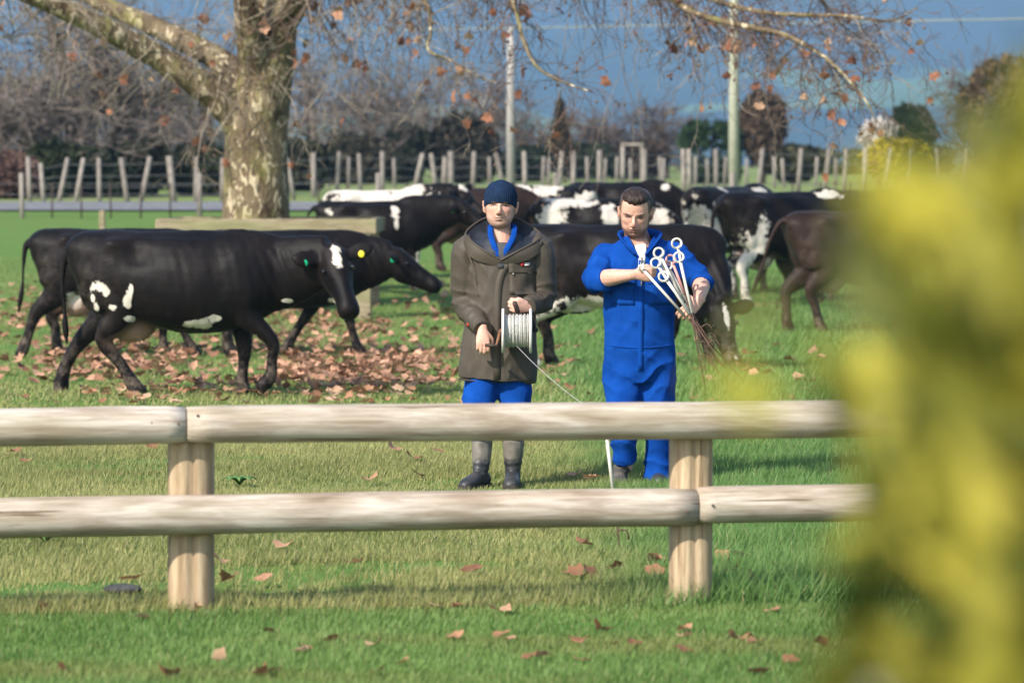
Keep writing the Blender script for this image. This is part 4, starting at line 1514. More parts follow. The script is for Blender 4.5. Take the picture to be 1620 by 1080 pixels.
cut(ome, v_cut2)
ov = finish(ome, 'overalls', M_BLUE, man2)
bv2 = bvh_of(ome)


def x2(px, py):
    return ((px - 1008) / S2, (768 - py) / S2)


strip(bv2, [x2(1013, 411), x2(1013.5, 440), x2(1013, 480), x2(1012, 540), x2(1012, 585)], .030, .006, .008).build('front_placket', M_BLUE, ov)
zp = strip(bv2, [x2(1013.3, 407), x2(1013.8, 430), x2(1013.5, 452)], .0075, .013, .008).build('zip', M_ZIP, ov)
MB().box((x2(1013.3, 411)[0], surf_y(bv2, *x2(1013.3, 411)) - .018, x2(0, 412)[1]), (.008, .005, .024)).build('zip_pull', M_STUD, zp)
for xa, xb in ((966, 1003), (1026, 1062)):
    plate(bv2, [x2(xa, 446), x2(xb, 446), x2(xb, 482), x2(xa, 482)], .005).build('chest_pocket', M_BLUE, ov)
    plate(bv2, [x2(xa - 1, 437), x2(xb + 1, 437), x2(xb + 1, 449), x2(xa - 1, 449)], .009).build('pocket_flap', M_BLUE, ov)
strip(bv2, [x2(957, 545), x2(985, 548), x2(1012, 549), x2(1040, 548), x2(1066, 545)], .010, .004, .005).build('waist_seam', M_BLUE, ov)
cl = MB()
for sgn in (-1, 1):
    pts = [q2(1012 + sgn * 8, 404, -.150), q2(1012 + sgn * 20, 391, -.135), q2(1012 + sgn * 29, 379, -.085), q2(1012 + sgn * 31, 373, -.01), q2(1012 + sgn * 23, 369, .06), q2(1012, 367, .085)]
    cl.tube(pts, [(.007, .018), (.008, .026), (.009, .027), (.010, .025), (.010, .022), (.010, .022)], 12, np.array((sgn * .55, -.35, .75)), 4)
cl.build('collar', M_BLUE, ov)
MB().tube([q2(1012, 388, -.085), q2(1013, 396, -.115), q2(1013, 410, -.138), q2(1013, 425, -.145)], [(.036, .008), (.034, .010), (.026, .010), (.02, .010)], 14, (0, 1, 0), 3).build('tee_shirt', M_WHITE, man2)
boot(man2, q2(981, 768, -.03) * (1, 1, 0), (-.10, -1), q2(988, 724, -.01), .056, M_SHAFT, M_SOLE)
boot(man2, q2(1041, 768, .05) * (1, 1, 0), (.05, -1), q2(1041, 738, .03), .056, M_BOOT, M_SOLE, L=.27)

# ---------------------------------------------------------------- fence standards
M_SLEEVE = mat('white_sleeve', (.55, .51, .43), (.64, .61, .54), 9, rough=.45, spec=.4)
M_PINK = mat('faded_pink_sleeve', (.50, .24, .22), (.58, .32, .30), 9, rough=.5)
M_ROD = mat('rusty_rod', (.045, .022, .016), (.11, .055, .035), 25, rough=.7, spec=.4)


def standard(label, top, tip, sleeve_len, msl=None, group=None, loop_r=.030, roll=0.0, tread=True):
    """pigtail standard: steel rod with pointed tip, plastic sleeve, open pigtail loop, tread-in foot"""
    top, tip = np.asarray(top, float), np.asarray(tip, float)
    ax = unit(tip - top)
    t = thing('pigtail_standard', label, 'fence standard', tuple(tip), 0, group)
    w0 = tip.copy()
    msl = msl or M_SLEEVE
    sdir = unit(np.cross(ax, (0, 1, 0)))
    fdir = unit(np.cross(sdir, ax))
    L = np.linalg.norm(tip - top)
    MB().tube([top - w0, top + ax * (L - .05) - w0, tip - w0], [.0042, .0042, .0008], 8, (0, 1, 0)).build('rod', M_ROD, t)
    MB().tube([top - w0, top + ax * sleeve_len - w0], [.0085, .0085], 10, (0, 1, 0)).build('sleeve', msl, t)
    a = np.linspace(0, 1, 40)
    th = R(-100) + a * R(410)
    c = top - ax * loop_r * .9
    u, w = -ax, sdir * math.cos(roll) + fdir * math.sin(roll)
    g = fdir * math.cos(roll) - sdir * math.sin(roll)
    pts = [c - w0 + (w * math.cos(q) + u * math.sin(q)) * loop_r * (1 + .06 * k) + g * (.045 * (k - .35)) for q, k in zip(th, a)]
    pts = [top - w0 + ax * .01] + pts + [pts[-1] + unit(pts[-1] - pts[-2]) * .035]
    MB().tube(pts, .0066, 8, (0, 1, 0)).build('pigtail', msl, t)
    if tread:
        p = top + ax * (L - .20) - w0
        MB().tube([p, p + sdir * .045 + ax * .004, p + sdir * .05 + ax * .05], .004, 6, (0, 1, 0), 2).build('foot_tread', M_ROD, t)
    return t


def w2(px, py, y):
    return q2(px, py, y) + np.array(man2.location)


hp = (1088, 489)
tops = [((1041, 404), .30, -.405, 0, None, 'with the loop nearest his chin'), ((1037, 419), .34, -.42, 0, None, ''), ((1049, 440), .26, -.435, 0, None, ''), ((1068, 390), .30, -.39, 0, None, ''),
        ((1071, 411), .32, -.41, 0, None, ''), ((1060, 415), .20, -.37, 1, M_PINK, ''), ((1055, 424), .24, -.36, 0, None, '')]
spin = [.3, .5, .2, .4, .35, .6, .1]
for i, ((tx, ty), sl, yy, pk, msl, _) in enumerate(tops):
    k = 1.18 + .16 * ((i * 37) % 5) / 5
    hx, hy = hp[0] + (i - 3) * 1.3, hp[1] + ((i * 3) % 4)
    bx, by = hx + (hx - tx) * k * .95, hy + (hy - ty) * k
    standard('faded pink topped pigtail fence standard in the overalled man\'s bundle' if pk else 'white topped pigtail fence standard in the overalled man\'s bundle', w2(tx, ty, yy), w2(bx, by, -.42 - .05 * ((i * 2) % 3)), sl, msl,
             None if pk else 'white standards bundled in the left hand', .026, spin[i])
standard('white pigtail fence standard gripped in the overalled man\'s right fist', w2(1013, 424, -.37), w2(1172, 600, -.40), .37, None, None, .012, .2)
# one standard planted in the grass and the wire run to it
pb = gp(985, 872)
pt = P(958, 672, pb[1] + .02)
std = standard('white fence standard planted in the grass with the wire hooked on', pt, pb + np.array((0, 0, -.10)), .37, None, None, .03, .3, True)
wire_a = np.array(reel.location) + o_ + np.array((.0, -.06, -.085))
wire_b = pt + np.array((.0, 0, .03))
ts = np.linspace(0, 1, 24)[:, None]
wp = wire_a * (1 - ts) + wire_b * ts - np.array((0, 0, .10)) * (4 * ts * (1 - ts)) * .28
wr = MB().tube(wp - wp[-1], .0014, 6, (0, 0, 1)).build('fence_wire', M_WIRE, None, loc=tuple(wp[-1]))
tag(wr, 'thin white wire running from the reel down to the planted standard', 'wire')
# ------------------------------------------------------------------ trees and shrubs
rt = random.Random(5)


def rv(s=1.0):
    return np.array((rt.gauss(0, s), rt.gauss(0, s), rt.gauss(0, s)))


def sprout(mb, p, d, L, r, level, droop, tips=None, kids=3, sides=4, curl=.28, segs=6, shrink=.55, rmin=.003):
    """a twig that wanders, bends under its weight and forks"""
    p = np.asarray(p, float)
    d = unit(d)
    pts, rad = [p], [r]
    for i in range(segs):
        d = unit(d + rv(curl) + np.array((0, 0, -droop * (.4 + i / segs))))
        p = p + d * (L / segs)
        pts.append(p)
        rad.append(max(r * (1 - .82 * (i + 1) / segs), rmin))
    mb.tube(pts, rad, sides, (.3, .5, .8))
    if tips is not None:
        tips.append((pts[-1], d))
        if rt.random() < .4:
            tips.append((pts[len(pts) // 2], d))
    if level > 0:
        for k in range(kids):
            i = rt.randint(1, segs - 1)
            dd = unit(pts[i + 1] - pts[i])
            sd = unit(dd + rv(.75))
            sprout(mb, pts[i], sd, L * rt.uniform(.35, .75) * shrink / .55, max(rad[i] * .62, rmin), level - 1, droop, tips, max(2, kids - 1), sides, curl, max(4, segs - 1), shrink, rmin)


def bark_plane():
    m, nt, b = base_mat('plane_bark', .85, .2)
    vec = coords(nt, 'Object', (1, 1, .55))
    f1 = noise(nt, vec, 2.2, 6, .6, .6)
    f2 = noise(nt, vec, 9.0, 4, .5, 1.2)
    base = ramp(nt, f1, [(.30, (.065, .046, .028)), (.5, (.14, .103, .06)), (.68, (.235, .185, .11))])
    pale = ramp(nt, f2, [(.585, (0, 0, 0)), (.60, (1, 1, 1))])
    c = mixc(nt, pale, base, (.46, .38, .255))
    dk = ramp(nt, noise(nt, vec, 5.0, 4, .5, .5), [(.36, (.45, .40, .36)), (.43, (1, 1, 1))])
    c = mixc(nt, 1.0, c, dk, 'MULTIPLY')
    lich = ramp(nt, noise(nt, vec, 3.1, 5, .65), [(.52, (0, 0, 0)), (.68, (.75,) * 3)])
    c = mixc(nt, lich, c, (.22, .21, .065))
    nt.links.new(c, b.inputs['Base Color'])
    bump(nt, b, f2, .9, .05)
    return m


BARK = bark_plane()
TWIG = mat('twig_bark', (.15, .115, .085), (.33, .275, .205), 3, rough=.85)
TWIGD = mat('dark_twig', (.07, .045, .035), (.17, .11, .08), 3, rough=.85)


def leaf_mesh(name, size, cup, seed, m):
    rr = random.Random(seed)
    ang = [-150, -120, -100, -78, -52, -30, 0, 30, 52, 78, 100, 120, 150]
    rad = [.42, .62, .86, .66, .95, .74, 1.05, .74, .95, .66, .86, .62, .42]
    v = [(0, -.25 * size, 0)]
    for a, r in zip(ang, rad):
        r = r * size * rr.uniform(.85, 1.15) * .62
        x, y = math.sin(R(a)) * r, math.cos(R(a)) * r - .1 * size
        z = cup * (x * x * .9 / size + .16 * abs(y) * rr.uniform(-.6, 1.0)) + rr.uniform(-.04, .08) * size
        v.append((x, y, z))
    f = [(0, i, i + 1) for i in range(1, len(v) - 1)]
    me = bpy.data.meshes.new(name)
    me.from_pydata(v, [], f)
    me.materials.append(m)
    me.polygons.foreach_set('use_smooth', [True] * len(me.polygons))
    me.update()
    return me


def leaf_material(name, c1, c2, trans=.25):
    m, nt, b = base_mat(name, .7, .2)
    oi = nt.nodes.new('ShaderNodeObjectInfo')
    f = noise(nt, coords(nt), 12, 4)
    r = math_n(nt, 'MULTIPLY_ADD', oi.outputs['Random'], .7)
    k = math_n(nt, 'MULTIPLY', f, .5)
    nt.links.new(k, r.node.inputs[2])
    c = ramp(nt, r, [(.2, c1), (.6, c2), (.95, (.55, .36, .23))])
    nt.links.new(c, b.inputs['Base Color'])
    t = nt.nodes.new('ShaderNodeBsdfTranslucent')
    nt.links.new(c, t.inputs[0])
    mx = nt.nodes.new('ShaderNodeMixShader')
    mx.inputs[0].default_value = trans
    nt.links.new(b.outputs[0], mx.inputs[1])
    nt.links.new(t.outputs[0], mx.inputs[2])
    nt.links.new(mx.outputs[0], nt.nodes['Material Output'].inputs[0])
    return m


LEAF = leaf_material('dry_leaf', (.17, .075, .04), (.42, .21, .115))
LEAFT = leaf_material('hanging_dry_leaf', (.10, .038, .024), (.40, .17, .095), .35)

# ---- the plane tree
TD = 51.6
tz = float(ground_z(-3.4, TD))
tree = thing('plane_tree', 'big plane tree with mottled flaking trunk and few dry leaves', 'tree', (P(404, 0, TD)[0], TD, tz))
torg = np.array(tree.location)


def T(px, py, dd=0.0):
    return P(px, py, TD + dd) - torg


px_m = TD / FPX
trunk_pts = [(404, 497, 72), (404, 470, 62), (404, 420, 56), (404, 350, 53), (404, 270, 50), (405, 210, 49), (410, 160, 50), (420, 115, 44), (431, 65, 38), (440, 10, 34), (447, -80, 29), (452, -200, 22), (450, -350, 14), (446, -520, 6)]
tb = MB()
p_ = np.array([(*T(x, y), r * px_m) for x, y, r in trunk_pts])
p_ = catmull(p_, 5)
rings = []
for i, q in enumerate(p_):
    a = np.linspace(0, 2 * math.pi, 40, endpoint=False)
    w_ = np.stack([np.cos(a), np.sin(a), np.full(40, q[2] * .8)], 1)
    flare = 1 + .16 * np.exp(-q[2] / .35) * np.cos(a * 5 + 1)
    rr = q[3] * (1 + .05 * wob(w_, 1.8, 2) + .02 * wob(w_ * 2.5, 2.2, 3)) * flare
    rings.append(np.stack([q[0] + np.cos(a) * rr, q[1] + np.sin(a) * rr, np.full(40, q[2])], 1))
tb.loft(rings)
trunk = tb.build('trunk', BARK, tree)
LIMBS = [
    ([(392, 205, 34, 0), (352, 160, 27, -.2), (300, 122, 23, -.4), (235, 82, 20, -.6), (165, 45, 18, -.9), (85, 8, 16, -1.2), (-30, -40, 13, -1.6), (-170, -100, 8, -2.2), (-300, -130, 3, -2.6)], 1.0),
    ([(400, 150, 27, .1), (345, 95, 21, .3), (255, 48, 17, .6), (160, 5, 14, .9), (60, -60, 11, 1.3), (-80, -140, 6, 1.8), (-200, -170, 2, 2.2)], 1.0),
    ([(408, 130, 26, -.1), (396, 60, 22, -.4), (385, -20, 18, -.7), (360, -140, 13, -1.1), (310, -280, 7, -1.4)], .6),
    ([(436, 60, 25, -.1), (500, -40, 20, -.8), (610, -115, 16, -1.8), (770, -130, 13, -3.0), (930, -85, 9, -4.2), (1040, -15, 6.0, -5.0), (1100, 22, 5.0, -5.4), (1165, 40, 4.4, -5.7), (1235, 55, 3.8, -6.0), (1295, 85, 3.0, -6.2), (1340, 125, 2.2, -6.4), (1372, 165, 1.4, -6.5), (1385, 195, .8, -6.5)], 1.5),
    ([(445, -20, 20, .0), (560, -140, 15, -.6), (760, -190, 11, -1.4), (960, -110, 7, -2.4), (1090, -18, 4.6, -3.2), (1165, 12, 3.8, -3.6), (1240, 24, 3.2, -4.0), (1330, 26, 2.5, -4.4), (1405, 34, 1.8, -4.7), (1450, 14, 1.0, -4.9)], 1.5),
    ([(440, 10, 16, -.2), (510, -60, 12, -1.5), (620, -100, 9, -3.0), (720, -70, 6, -4.4), (790, -30, 4.2, -5.2), (815, 15, 3.4, -5.6), (827, 62, 2.8, -5.8), (848, 105, 2.2, -6.0), (885, 128, 1.7, -6.2), (935, 146, 1.1, -6.4)], 1.2),
    ([(440, 30, 14, -.4), (500, -40, 10, -1.6), (570, -50, 7, -2.6), (640, -30, 5, -3.4), (676, 10, 3.6, -3.9), (682, 50, 2.8, -4.1), (678, 80, 2.2, -4.2), (712, 96, 1.8, -4.3), (750, 118, 1.2, -4.4), (790, 134, .8, -4.5)], 1.2),
    ([(450, -120, 16, .2), (620, -230, 12, 1.0), (860, -240, 8, 2.0), (1080, -160, 5, 3.0), (1230, -60, 3.4, 3.6), (1290, -10, 2.6, 3.9), (1330, 40, 1.8, 4.1), (1385, 75, 1.0, 4.3)], 1.3),
]
tips = []
for li, (pl, dens) in enumerate(LIMBS):
    q = catmull(np.array([(*T(x, y, dd), r * px_m) for x, y, r, dd in pl]), 5)
    MB().tube(q[:, :3], q[:, 3] * (1 + .06 * np.sin(np.arange(len(q)) * 1.7 + li)), 12, (0, 1, .2)).build('limb', BARK, tree)
    tw = MB()
    seg = np.linalg.norm(np.diff(q[:, :3], axis=0), axis=1)
    for i in range(3, len(q) - 1):
        for _ in range(3):
            if rt.random() > seg[i] * 3.0 * dens * (1.2 if q[i][3] < .06 else .8):
                continue
            big = q[i][3] > .06
            d0 = unit(rv(.55) + np.array((0, 0, -.55 if q[i][2] > 3.8 else -.1)))
            sprout(tw, q[i][:3], d0, rt.uniform(.7, 1.6) if big else rt.uniform(.4, 1.15), min(q[i][3] * .4, .014 if big else .011), 2, .10, tips, 3, 3, .19, 7, .55, .0036)
    tw.build('twigs', TWIG if li in (0, 1, 2, 6) else TWIGD, tree)['kind'] = 'stuff'
# long pendulous shoots that start on the limbs above and hang into view
tw = MB()
for x0, y0, dd, dx, L, n in ((470, 60, -.8, .7, 1.5, 1), (455, 90, -.6, .8, 1.3, 1), (480, 20, -1.0, .9, 1.7, 1), (380, 150, -.7, -.5, 1.1, 1), (350, 120, -.5, -.3, 1.2, 1), (520, -30, -1.2, .5, 1.8, 1), (560, -60, -1.4, .3, 1.9, 1),
                             (600, -80, -1.6, .1, 2.0, 1), (250, 60, -.8, -.4, 1.1, 1), (120, 20, -1.2, -.2, 1.2, 1), (60, 0, -1.3, .2, 1.3, 1), (10, -20, -1.4, .2, 1.2, 1), (200, 50, -.9, .3, 1.0, 1), (300, 100, -.6, .1, .9, 1),
                             (870, -110, -3.6, .2, 2.0, 1), (990, -50, -4.6, .1, 1.6, 1), (1080, 10, -5.3, .5, 1.5, 1), (1085, 15, -5.3, .2, 1.3, 1), (1150, 35, -5.6, .2, 1.1, 1), (1200, 47, -5.8, .4, 1.0, 1), (1250, 60, -6.0, .7, 1.1, 1),
                             (1130, 0, -3.4, .6, 1.2, 1), (1290, 25, -4.2, .6, 1.1, 1), (1350, 28, -4.5, .6, 1.0, 1), (1300, 88, -6.2, .6, .9, 1), (950, -70, -4.3, .3, 1.6, 1), (1040, -20, -5.0, .3, 1.2, 1), (410, 40, -.6, .3, 1.0, 1), (430, 110, -.6, .6, 1.0, 1),
                             (395, 90, -.7, -.2, .9, 1), (330, -40, -.9, -.6, 1.6, 1), (700, -110, -2.4, .3, 2.0, 1), (650, -110, -2.0, -.2, 1.9, 1), (800, -120, -3.2, -.1, 1.8, 1)):
    sprout(tw, T(x0, y0, dd), (dx, rt.gauss(0, .25), -.75), L, .012, 2, .05, tips, 4, 3, .19, 9, .6, .0036)
tw.build('hanging_twigs', TWIG, tree)['kind'] = 'stuff'
lm = [leaf_mesh('leaf', .17, .9, s, LEAFT) for s in (1, 2, 3, 4)]
rt.shuffle(tips)
nl = 0
balls = MB()
for p, d in tips:
    s = np.asarray(p) + torg
    qx, qy = 810 + s[0] / s[1] * FPX, HOR + (EYE - s[2]) / s[1] * FPX
    if not (-30 < qx < 1500 and -30 < qy < 330):
        continue
    if nl < 230 and rt.random() < .30:
        o = link('leaf', lm[nl % 4], tree, tuple(np.asarray(p) - (0, 0, .05)))
        o.rotation_euler = (rt.uniform(0, 6.3), rt.uniform(0, 6.3), rt.uniform(0, 6.3))
        sc_ = rt.uniform(.5, 1.0)
        o.scale = (sc_,) * 3
        nl += 1
    elif rt.random() < .06:
        e = np.asarray(p) - (0, 0, rt.uniform(.05, .10))
        balls.tube([p, e], .0025, 3)
        balls.ball(e, .02, 6, 5)
bo = balls.build('seed_balls', TWIGD, tree)
bo['kind'] = 'stuff'

# ---- square timber guard round the tree
GUARD = wood_material('mossy_timber', (.28, .235, .16), (.38, .33, .24), (.17, .14, .09), 0, .8)
gl, gr = P(246, 0, 50.0)[0], P(596, 0, 50.0)[0]
guard = thing('tree_guard', 'square timber tree guard of posts and mossy top rails round the plane tree', 'tree guard', ((gl + gr) / 2, 50.0, float(ground_z(0, 50.0))))
gw = (gr - gl) / 2


def beam(name, c, s, par, m, bev=.012):
    me = bpy.data.meshes.new(name)
    bm = bmesh.new()
    bmesh.ops.create_cube(bm, size=1)
    bmesh.ops.scale(bm, vec=s, verts=bm.verts)
    bmesh.ops.bevel(bm, geom=bm.edges[:], offset=bev, segments=2, affect='EDGES')
    bm.to_mesh(me)
    bm.free()
    me.materials.append(m)
    return link(name, me, par, c)


gd = 3.1
for x in (-gw + .2, gw - .2):
    for y in (.1, gd):
        dz = float(ground_z(0, 50 + y) - ground_z(0, 50))
        beam('post', (x, y, .55), (.25, .23, 1.35), guard, GUARD)
zt = 1.40 - .14 - .10 + .13
beam('rail', (0, .0 + .02, zt - .10), (2 * gw, .10, .20), guard, GUARD)
beam('rail', (0, gd + .16, zt - .09), (2 * gw, .10, .20), guard, GUARD)
for x in (-gw + .05, gw - .07):
    beam('rail', (x, gd / 2 + .1, zt - .095), (.09, gd - .02, .19), guard, GUARD)
stk = beam('stake', (*P(162, 0, 60.0)[:2], float(ground_z(0, 60)) + .42), (.095, .095, 1.25), None, GUARD)
tag(stk, 'short square wooden stake in the grass beyond the walking cows', 'stake')


# ---- background
def bare_tree(label, px, d, top_py, spread, m, seed, levels=3, trunks=1, r=None, kids=5, group=None, droop=-.02, name='bare_tree', sides=3):
    global rt
    rt = random.Random(seed)
    x = P(px, 0, d)[0]
    z0 = float(ground_z(x, d))
    H = EYE - (top_py - HOR) / FPX * d - z0
    t = thing(name, label, 'tree', (x, d, z0), 0, group)
    r = r or H * .028
    tr = MB()
    br = MB()
    for k in range(trunks):
        d0 = unit(np.array((rt.gauss(0, .25) * spread, rt.gauss(0, .2), 1)))
        pts = [np.array((rt.uniform(-.3, .3) * (trunks > 1), 0, -.2))]
        n = 7
        for i in range(n):
            d0 = unit(d0 + rv(.10) + np.array((0, 0, .12)))
            pts.append(pts[-1] + d0 * H * .62 / n)
        rad = [r * (1 - .6 * i / n) for i in range(n + 1)]
        tr.tube(pts, rad, 8, (0, 1, 0))
        for i in range(2, n + 1):
            for _ in range(kids if i < n else kids + 1):
                sd = unit(np.array((rt.gauss(0, 1) * spread, rt.gauss(0, .8) * spread, rt.uniform(.1, 1.0))))
                sprout(br, pts[i], sd, H * rt.uniform(.25, .48), rad[i] * .5, levels - 1, droop, None, kids, sides, .22, 6, .62, max(.012, d * .00011))
    tr.build('trunk', m, t)
    br.build('crown', m, t)
    return t


def leafy(label, px, py_top, py_bot, hw_px, d, c1, c2, seed, n=1400, leaf=.22, shape='round', cat='bush', name='bush', group=None, mat_=None, stems=True):
    """shrub, hedge plant or leafy tree: a cloud of leaf faces with gaps on visible stems"""
    rr = np.random.default_rng(seed)
    x = P(px, 0, d)[0]
    z0 = float(ground_z(x, d))
    H = EYE - (py_top - HOR) / FPX * d - z0
    hw = hw_px / FPX * d
    zb = max(0, EYE - (py_bot - HOR) / FPX * d - z0)
    t = thing(name, label, cat, (x, d, z0), 0, group)
    u = rr.normal(size=(n, 3))
    u /= np.linalg.norm(u, axis=1)[:, None]
    rad = rr.uniform(.45, 1.0, n) ** .45
    lump = 1 + .22 * wob(u, 2.6, seed % 4) + .12 * wob(u, 6, (seed + 1) % 4)
    p = u * (rad * lump)[:, None]
    if shape == 'cone':
        tt = rr.uniform(0, 1, n) ** 1.4
        k = (1 - tt) * (.75 + .35 * lump)
        p = np.stack([u[:, 0] * k * rad, u[:, 1] * k * rad, tt * 2 - 1], 1)
    elif shape == 'box':
        p = np.sign(p) * np.abs(p) ** .55
    p = p * (hw, hw * .8, (H - zb) / 2) + (0, 0, (H + zb) / 2)
    a = rr.normal(size=(n, 3))
    b = rr.normal(size=(n, 3))
    a = a / np.linalg.norm(a, axis=1)[:, None] * (leaf * rr.uniform(.5, 1.2, n))[:, None]
    b = np.cross(a, b)
    b = b / np.linalg.norm(b, axis=1)[:, None] * (leaf * rr.uniform(.25, .6, n))[:, None]
    v = np.stack([p - a, p - b, p + a, p + b], 1).reshape(-1, 3)
    me = raw_mesh('foliage', v, np.arange(n * 4), 4)
    k = np.clip(rr.normal(.5, .28, n), 0, 1)
    set_col(me, np.repeat(mixcol(c1, c2, k), 4, 0))
    me.materials.append(mat_ or FOL)
    fo_ = link('foliage', me, t)
    fo_['kind'] = 'stuff'
    if stems:
        sm = MB()
        global rt
        rt = random.Random(seed)
        for k in range(6):
            e = np.array((rt.uniform(-.6, .6) * hw, rt.uniform(-.5, .5) * hw, H * rt.uniform(.6, .95)))
            sm.tube([(rt.uniform(-.1, .1) * hw, 0, -.1), e * (.3, .3, .5), e], [H * .025, H * .018, H * .006], 5, (0, 1, 0), 2)
        sm.build('stem', TWIGD, t)
    return t


FOL = vcol_mat('far_foliage', .7, .15, trans=.2)
GREYW = mat('grey_bark', (.105, .084, .072), (.235, .195, .165), 1.2, rough=.9)
BRNW = mat('brown_bark', (.08, .058, .048), (.155, .115, .095), 1.2, rough=.9)

# the big grey tree on the far left, with its thick low limbs
bt = thing('bare_tree', 'large bare grey tree with thick low limbs beyond the road', 'tree', (P(115, 0, 104)[0], 104, float(ground_z(0, 104))))
bo_ = np.array(bt.location)


def B(px, py, dd=0.0):
    return P(px, py, 104 + dd) - bo_


rt = random.Random(21)
tk = MB()
crn = MB()
for pl in ([(120, 325, 24, 0), (122, 280, 20, 0), (128, 230, 19, 0), (135, 195, 19, 0)], [(132, 220, 15, 0), (112, 150, 11, .2), (95, 95, 9, .5), (80, 30, 7, .7), (70, -60, 4, 1)], [(136, 205, 14, 0), (132, 160, 10, -.2), (150, 115, 8, -.3), (146, 60, 6, -.5), (160, -30, 4, -1)],
           [(130, 195, 12, 0), (95, 186, 10, -.5), (45, 193, 9, -1), (-10, 200, 7, -1.5), (-60, 195, 5, -2)], [(-40, 218, 8, -1), (10, 212, 8, -1), (50, 205, 7, -1), (62, 222, 6, -1), (85, 238, 5, -.8), (108, 243, 4, -.5)],
           [(140, 200, 10, 0), (170, 165, 8, .5), (215, 155, 6, .9), (270, 140, 4, 1.2)], [(175, 262, 7, 1), (182, 215, 6, 1), (215, 175, 5, 1), (240, 160, 4, 1)], [(193, 232, 8, .5), (215, 195, 7, .5), (240, 165, 5, .5), (265, 135, 3, .5)], [(200, 235, 6, .3), (222, 228, 5, .3), (232, 208, 4, .3), (250, 195, 3, .3)]):
    q = catmull(np.array([(*B(x, y, dd), r * 104 / FPX) for x, y, r, dd in pl]), 4)
    tk.tube(q[:, :3], q[:, 3], 8, (0, 1, .1))
    for i in range(2, len(q)):
        for _ in range(2):
            if q[i][3] < .24 and rt.random() < .9:
                sprout(crn, q[i][:3], rv(.7) + np.array((0, 0, .35)), rt.uniform(1.2, 2.8), q[i][3] * .4, 2, .0, None, 4, 3, .25, 6, .62, .012)
tk.build('trunk', GREYW, bt)
crn.build('crown', GREYW, bt)

i_ = 0
for px, d, tp, sp, m_, sd, lab in ((30, 150, 60, 1.1, GREYW, 2, 'bare grey tree with a wide crown behind the brown dome shrub'), (205, 160, 70, 1.1, GREYW, 3, 'bare twiggy tree beside the large grey tree'),
                                   (300, 135, 60, 1.2, BRNW, 4, 'bare reddish brown tree just beside the plane trunk'), (505, 150, 45, 1.2, GREYW, 5, 'tall bare grey tree on the other side of the plane trunk'),
                                   (585, 165, 75, 1.2, BRNW, 6, 'bare brown tree in the thicket beyond the white backed cow'), (660, 150, 70, 1.2, GREYW, 7, 'bare grey tree in the thicket between plane tree and power pole'),
                                   (735, 160, 90, 1.2, BRNW, 8, 'bare brown tree standing right before the power pole'), (850, 175, 150, 1.2, BRNW, 9, 'small bare tree between power pole and brown conifer'),
                                   (950, 185, 150, 1.3, BRNW, 10, 'bare tree beside the brown conifer'), (1050, 185, 135, 1.3, BRNW, 12, 'rounded bare reddish tree beyond the man in overalls'),
                                   (1530, 150, 75, 1.1, BRNW, 14, 'tall bare tree rising above the yellow shrub')):
    bare_tree(lab, px, d, tp, sp, m_, sd, 3, 2, None, 4, 'bare winter trees beyond the road')
for a_ in (('brown twiggy dome shrub at the roadside', 18, 245, 322, 52, 99, (.06, .035, .028), (.16, .095, .075), 31, 2600, .16),
           ('dark evergreen shrub beneath the large grey tree', 85, 228, 326, 44, 101, (.012, .02, .008), (.045, .055, .025), 32, 1500, .22),
           ('dark evergreen shrub behind the leaning posts', 150, 236, 326, 48, 102, (.012, .018, .008), (.04, .05, .025), 33, 1500, .22),
           ('olive dark shrub next to the reddish bare tree', 220, 225, 326, 52, 103, (.014, .016, .009), (.05, .05, .03), 34, 1600, .24),
           ('low dark shrub touching the plane trunk', 318, 232, 324, 56, 104, (.014, .018, .009), (.045, .055, .025), 35, 1500, .24),
           ('low dark shrub between plane trunk and cows', 480, 225, 310, 50, 118, (.018, .02, .012), (.06, .06, .035), 36, 1500, .24),
           ('brown green shrub beyond the white backed cow', 560, 215, 300, 50, 145, (.02, .02, .012), (.075, .065, .04), 37, 1600, .25),
           ('dark bushy shrub left of the power pole', 640, 205, 298, 45, 150, (.012, .018, .008), (.045, .05, .025), 38, 1600, .25),
           ('dense dark shrub at the foot of the power pole', 735, 185, 298, 60, 150, (.014, .015, .010), (.055, .048, .032), 39, 2200, .26),
           ('dark green hedge shrub behind the beanie', 830, 235, 290, 45, 165, (.012, .02, .009), (.04, .055, .025), 40, 1400, .26),
           ('dark green shrub beneath the bare trees', 925, 228, 285, 55, 180, (.014, .022, .010), (.05, .06, .03), 41, 1600, .28),
           ('shrub with reddish twigs behind the standing posts', 1010, 225, 288, 50, 180, (.03, .022, .016), (.10, .07, .05), 42, 1500, .28),
           ('dense dark green hedge plant beside the pale concrete pole', 1125, 196, 290, 48, 150, (.010, .022, .008), (.035, .065, .022), 43, 2400, .22),
           ('olive shrub in front of the brown round tree', 1255, 232, 285, 50, 150, (.02, .025, .010), (.08, .075, .035), 44, 1600, .24),
           ('low olive hedge plant beyond the paddock', 1330, 238, 275, 60, 220, (.03, .04, .015), (.09, .10, .04), 45, 1400, .3),
           ('low green hedge plant beside the pampas plumes', 1450, 235, 278, 60, 220, (.025, .035, .012), (.08, .09, .035), 46, 1400, .3)):
    leafy(*a_, group='roadside shrubs', shape='box' if a_[1] in (1125, 1330, 1450) else 'round')
leafy('brown green conifer by the bare trees', 886, 160, 262, 27, 172, (.025, .02, .010), (.10, .07, .035), 51, 1800, .24, 'cone', 'tree', 'conifer_tree')
leafy('round brown tree right of the pale concrete pole', 1205, 148, 262, 38, 150, (.05, .035, .022), (.15, .10, .065), 52, 2600, .2, 'round', 'tree', 'brown_tree')
leafy('round dark evergreen tree above the yellow shrub', 1442, 168, 250, 33, 170, (.010, .016, .008), (.03, .04, .02), 53, 1900, .24, 'round', 'tree', 'evergreen_tree')
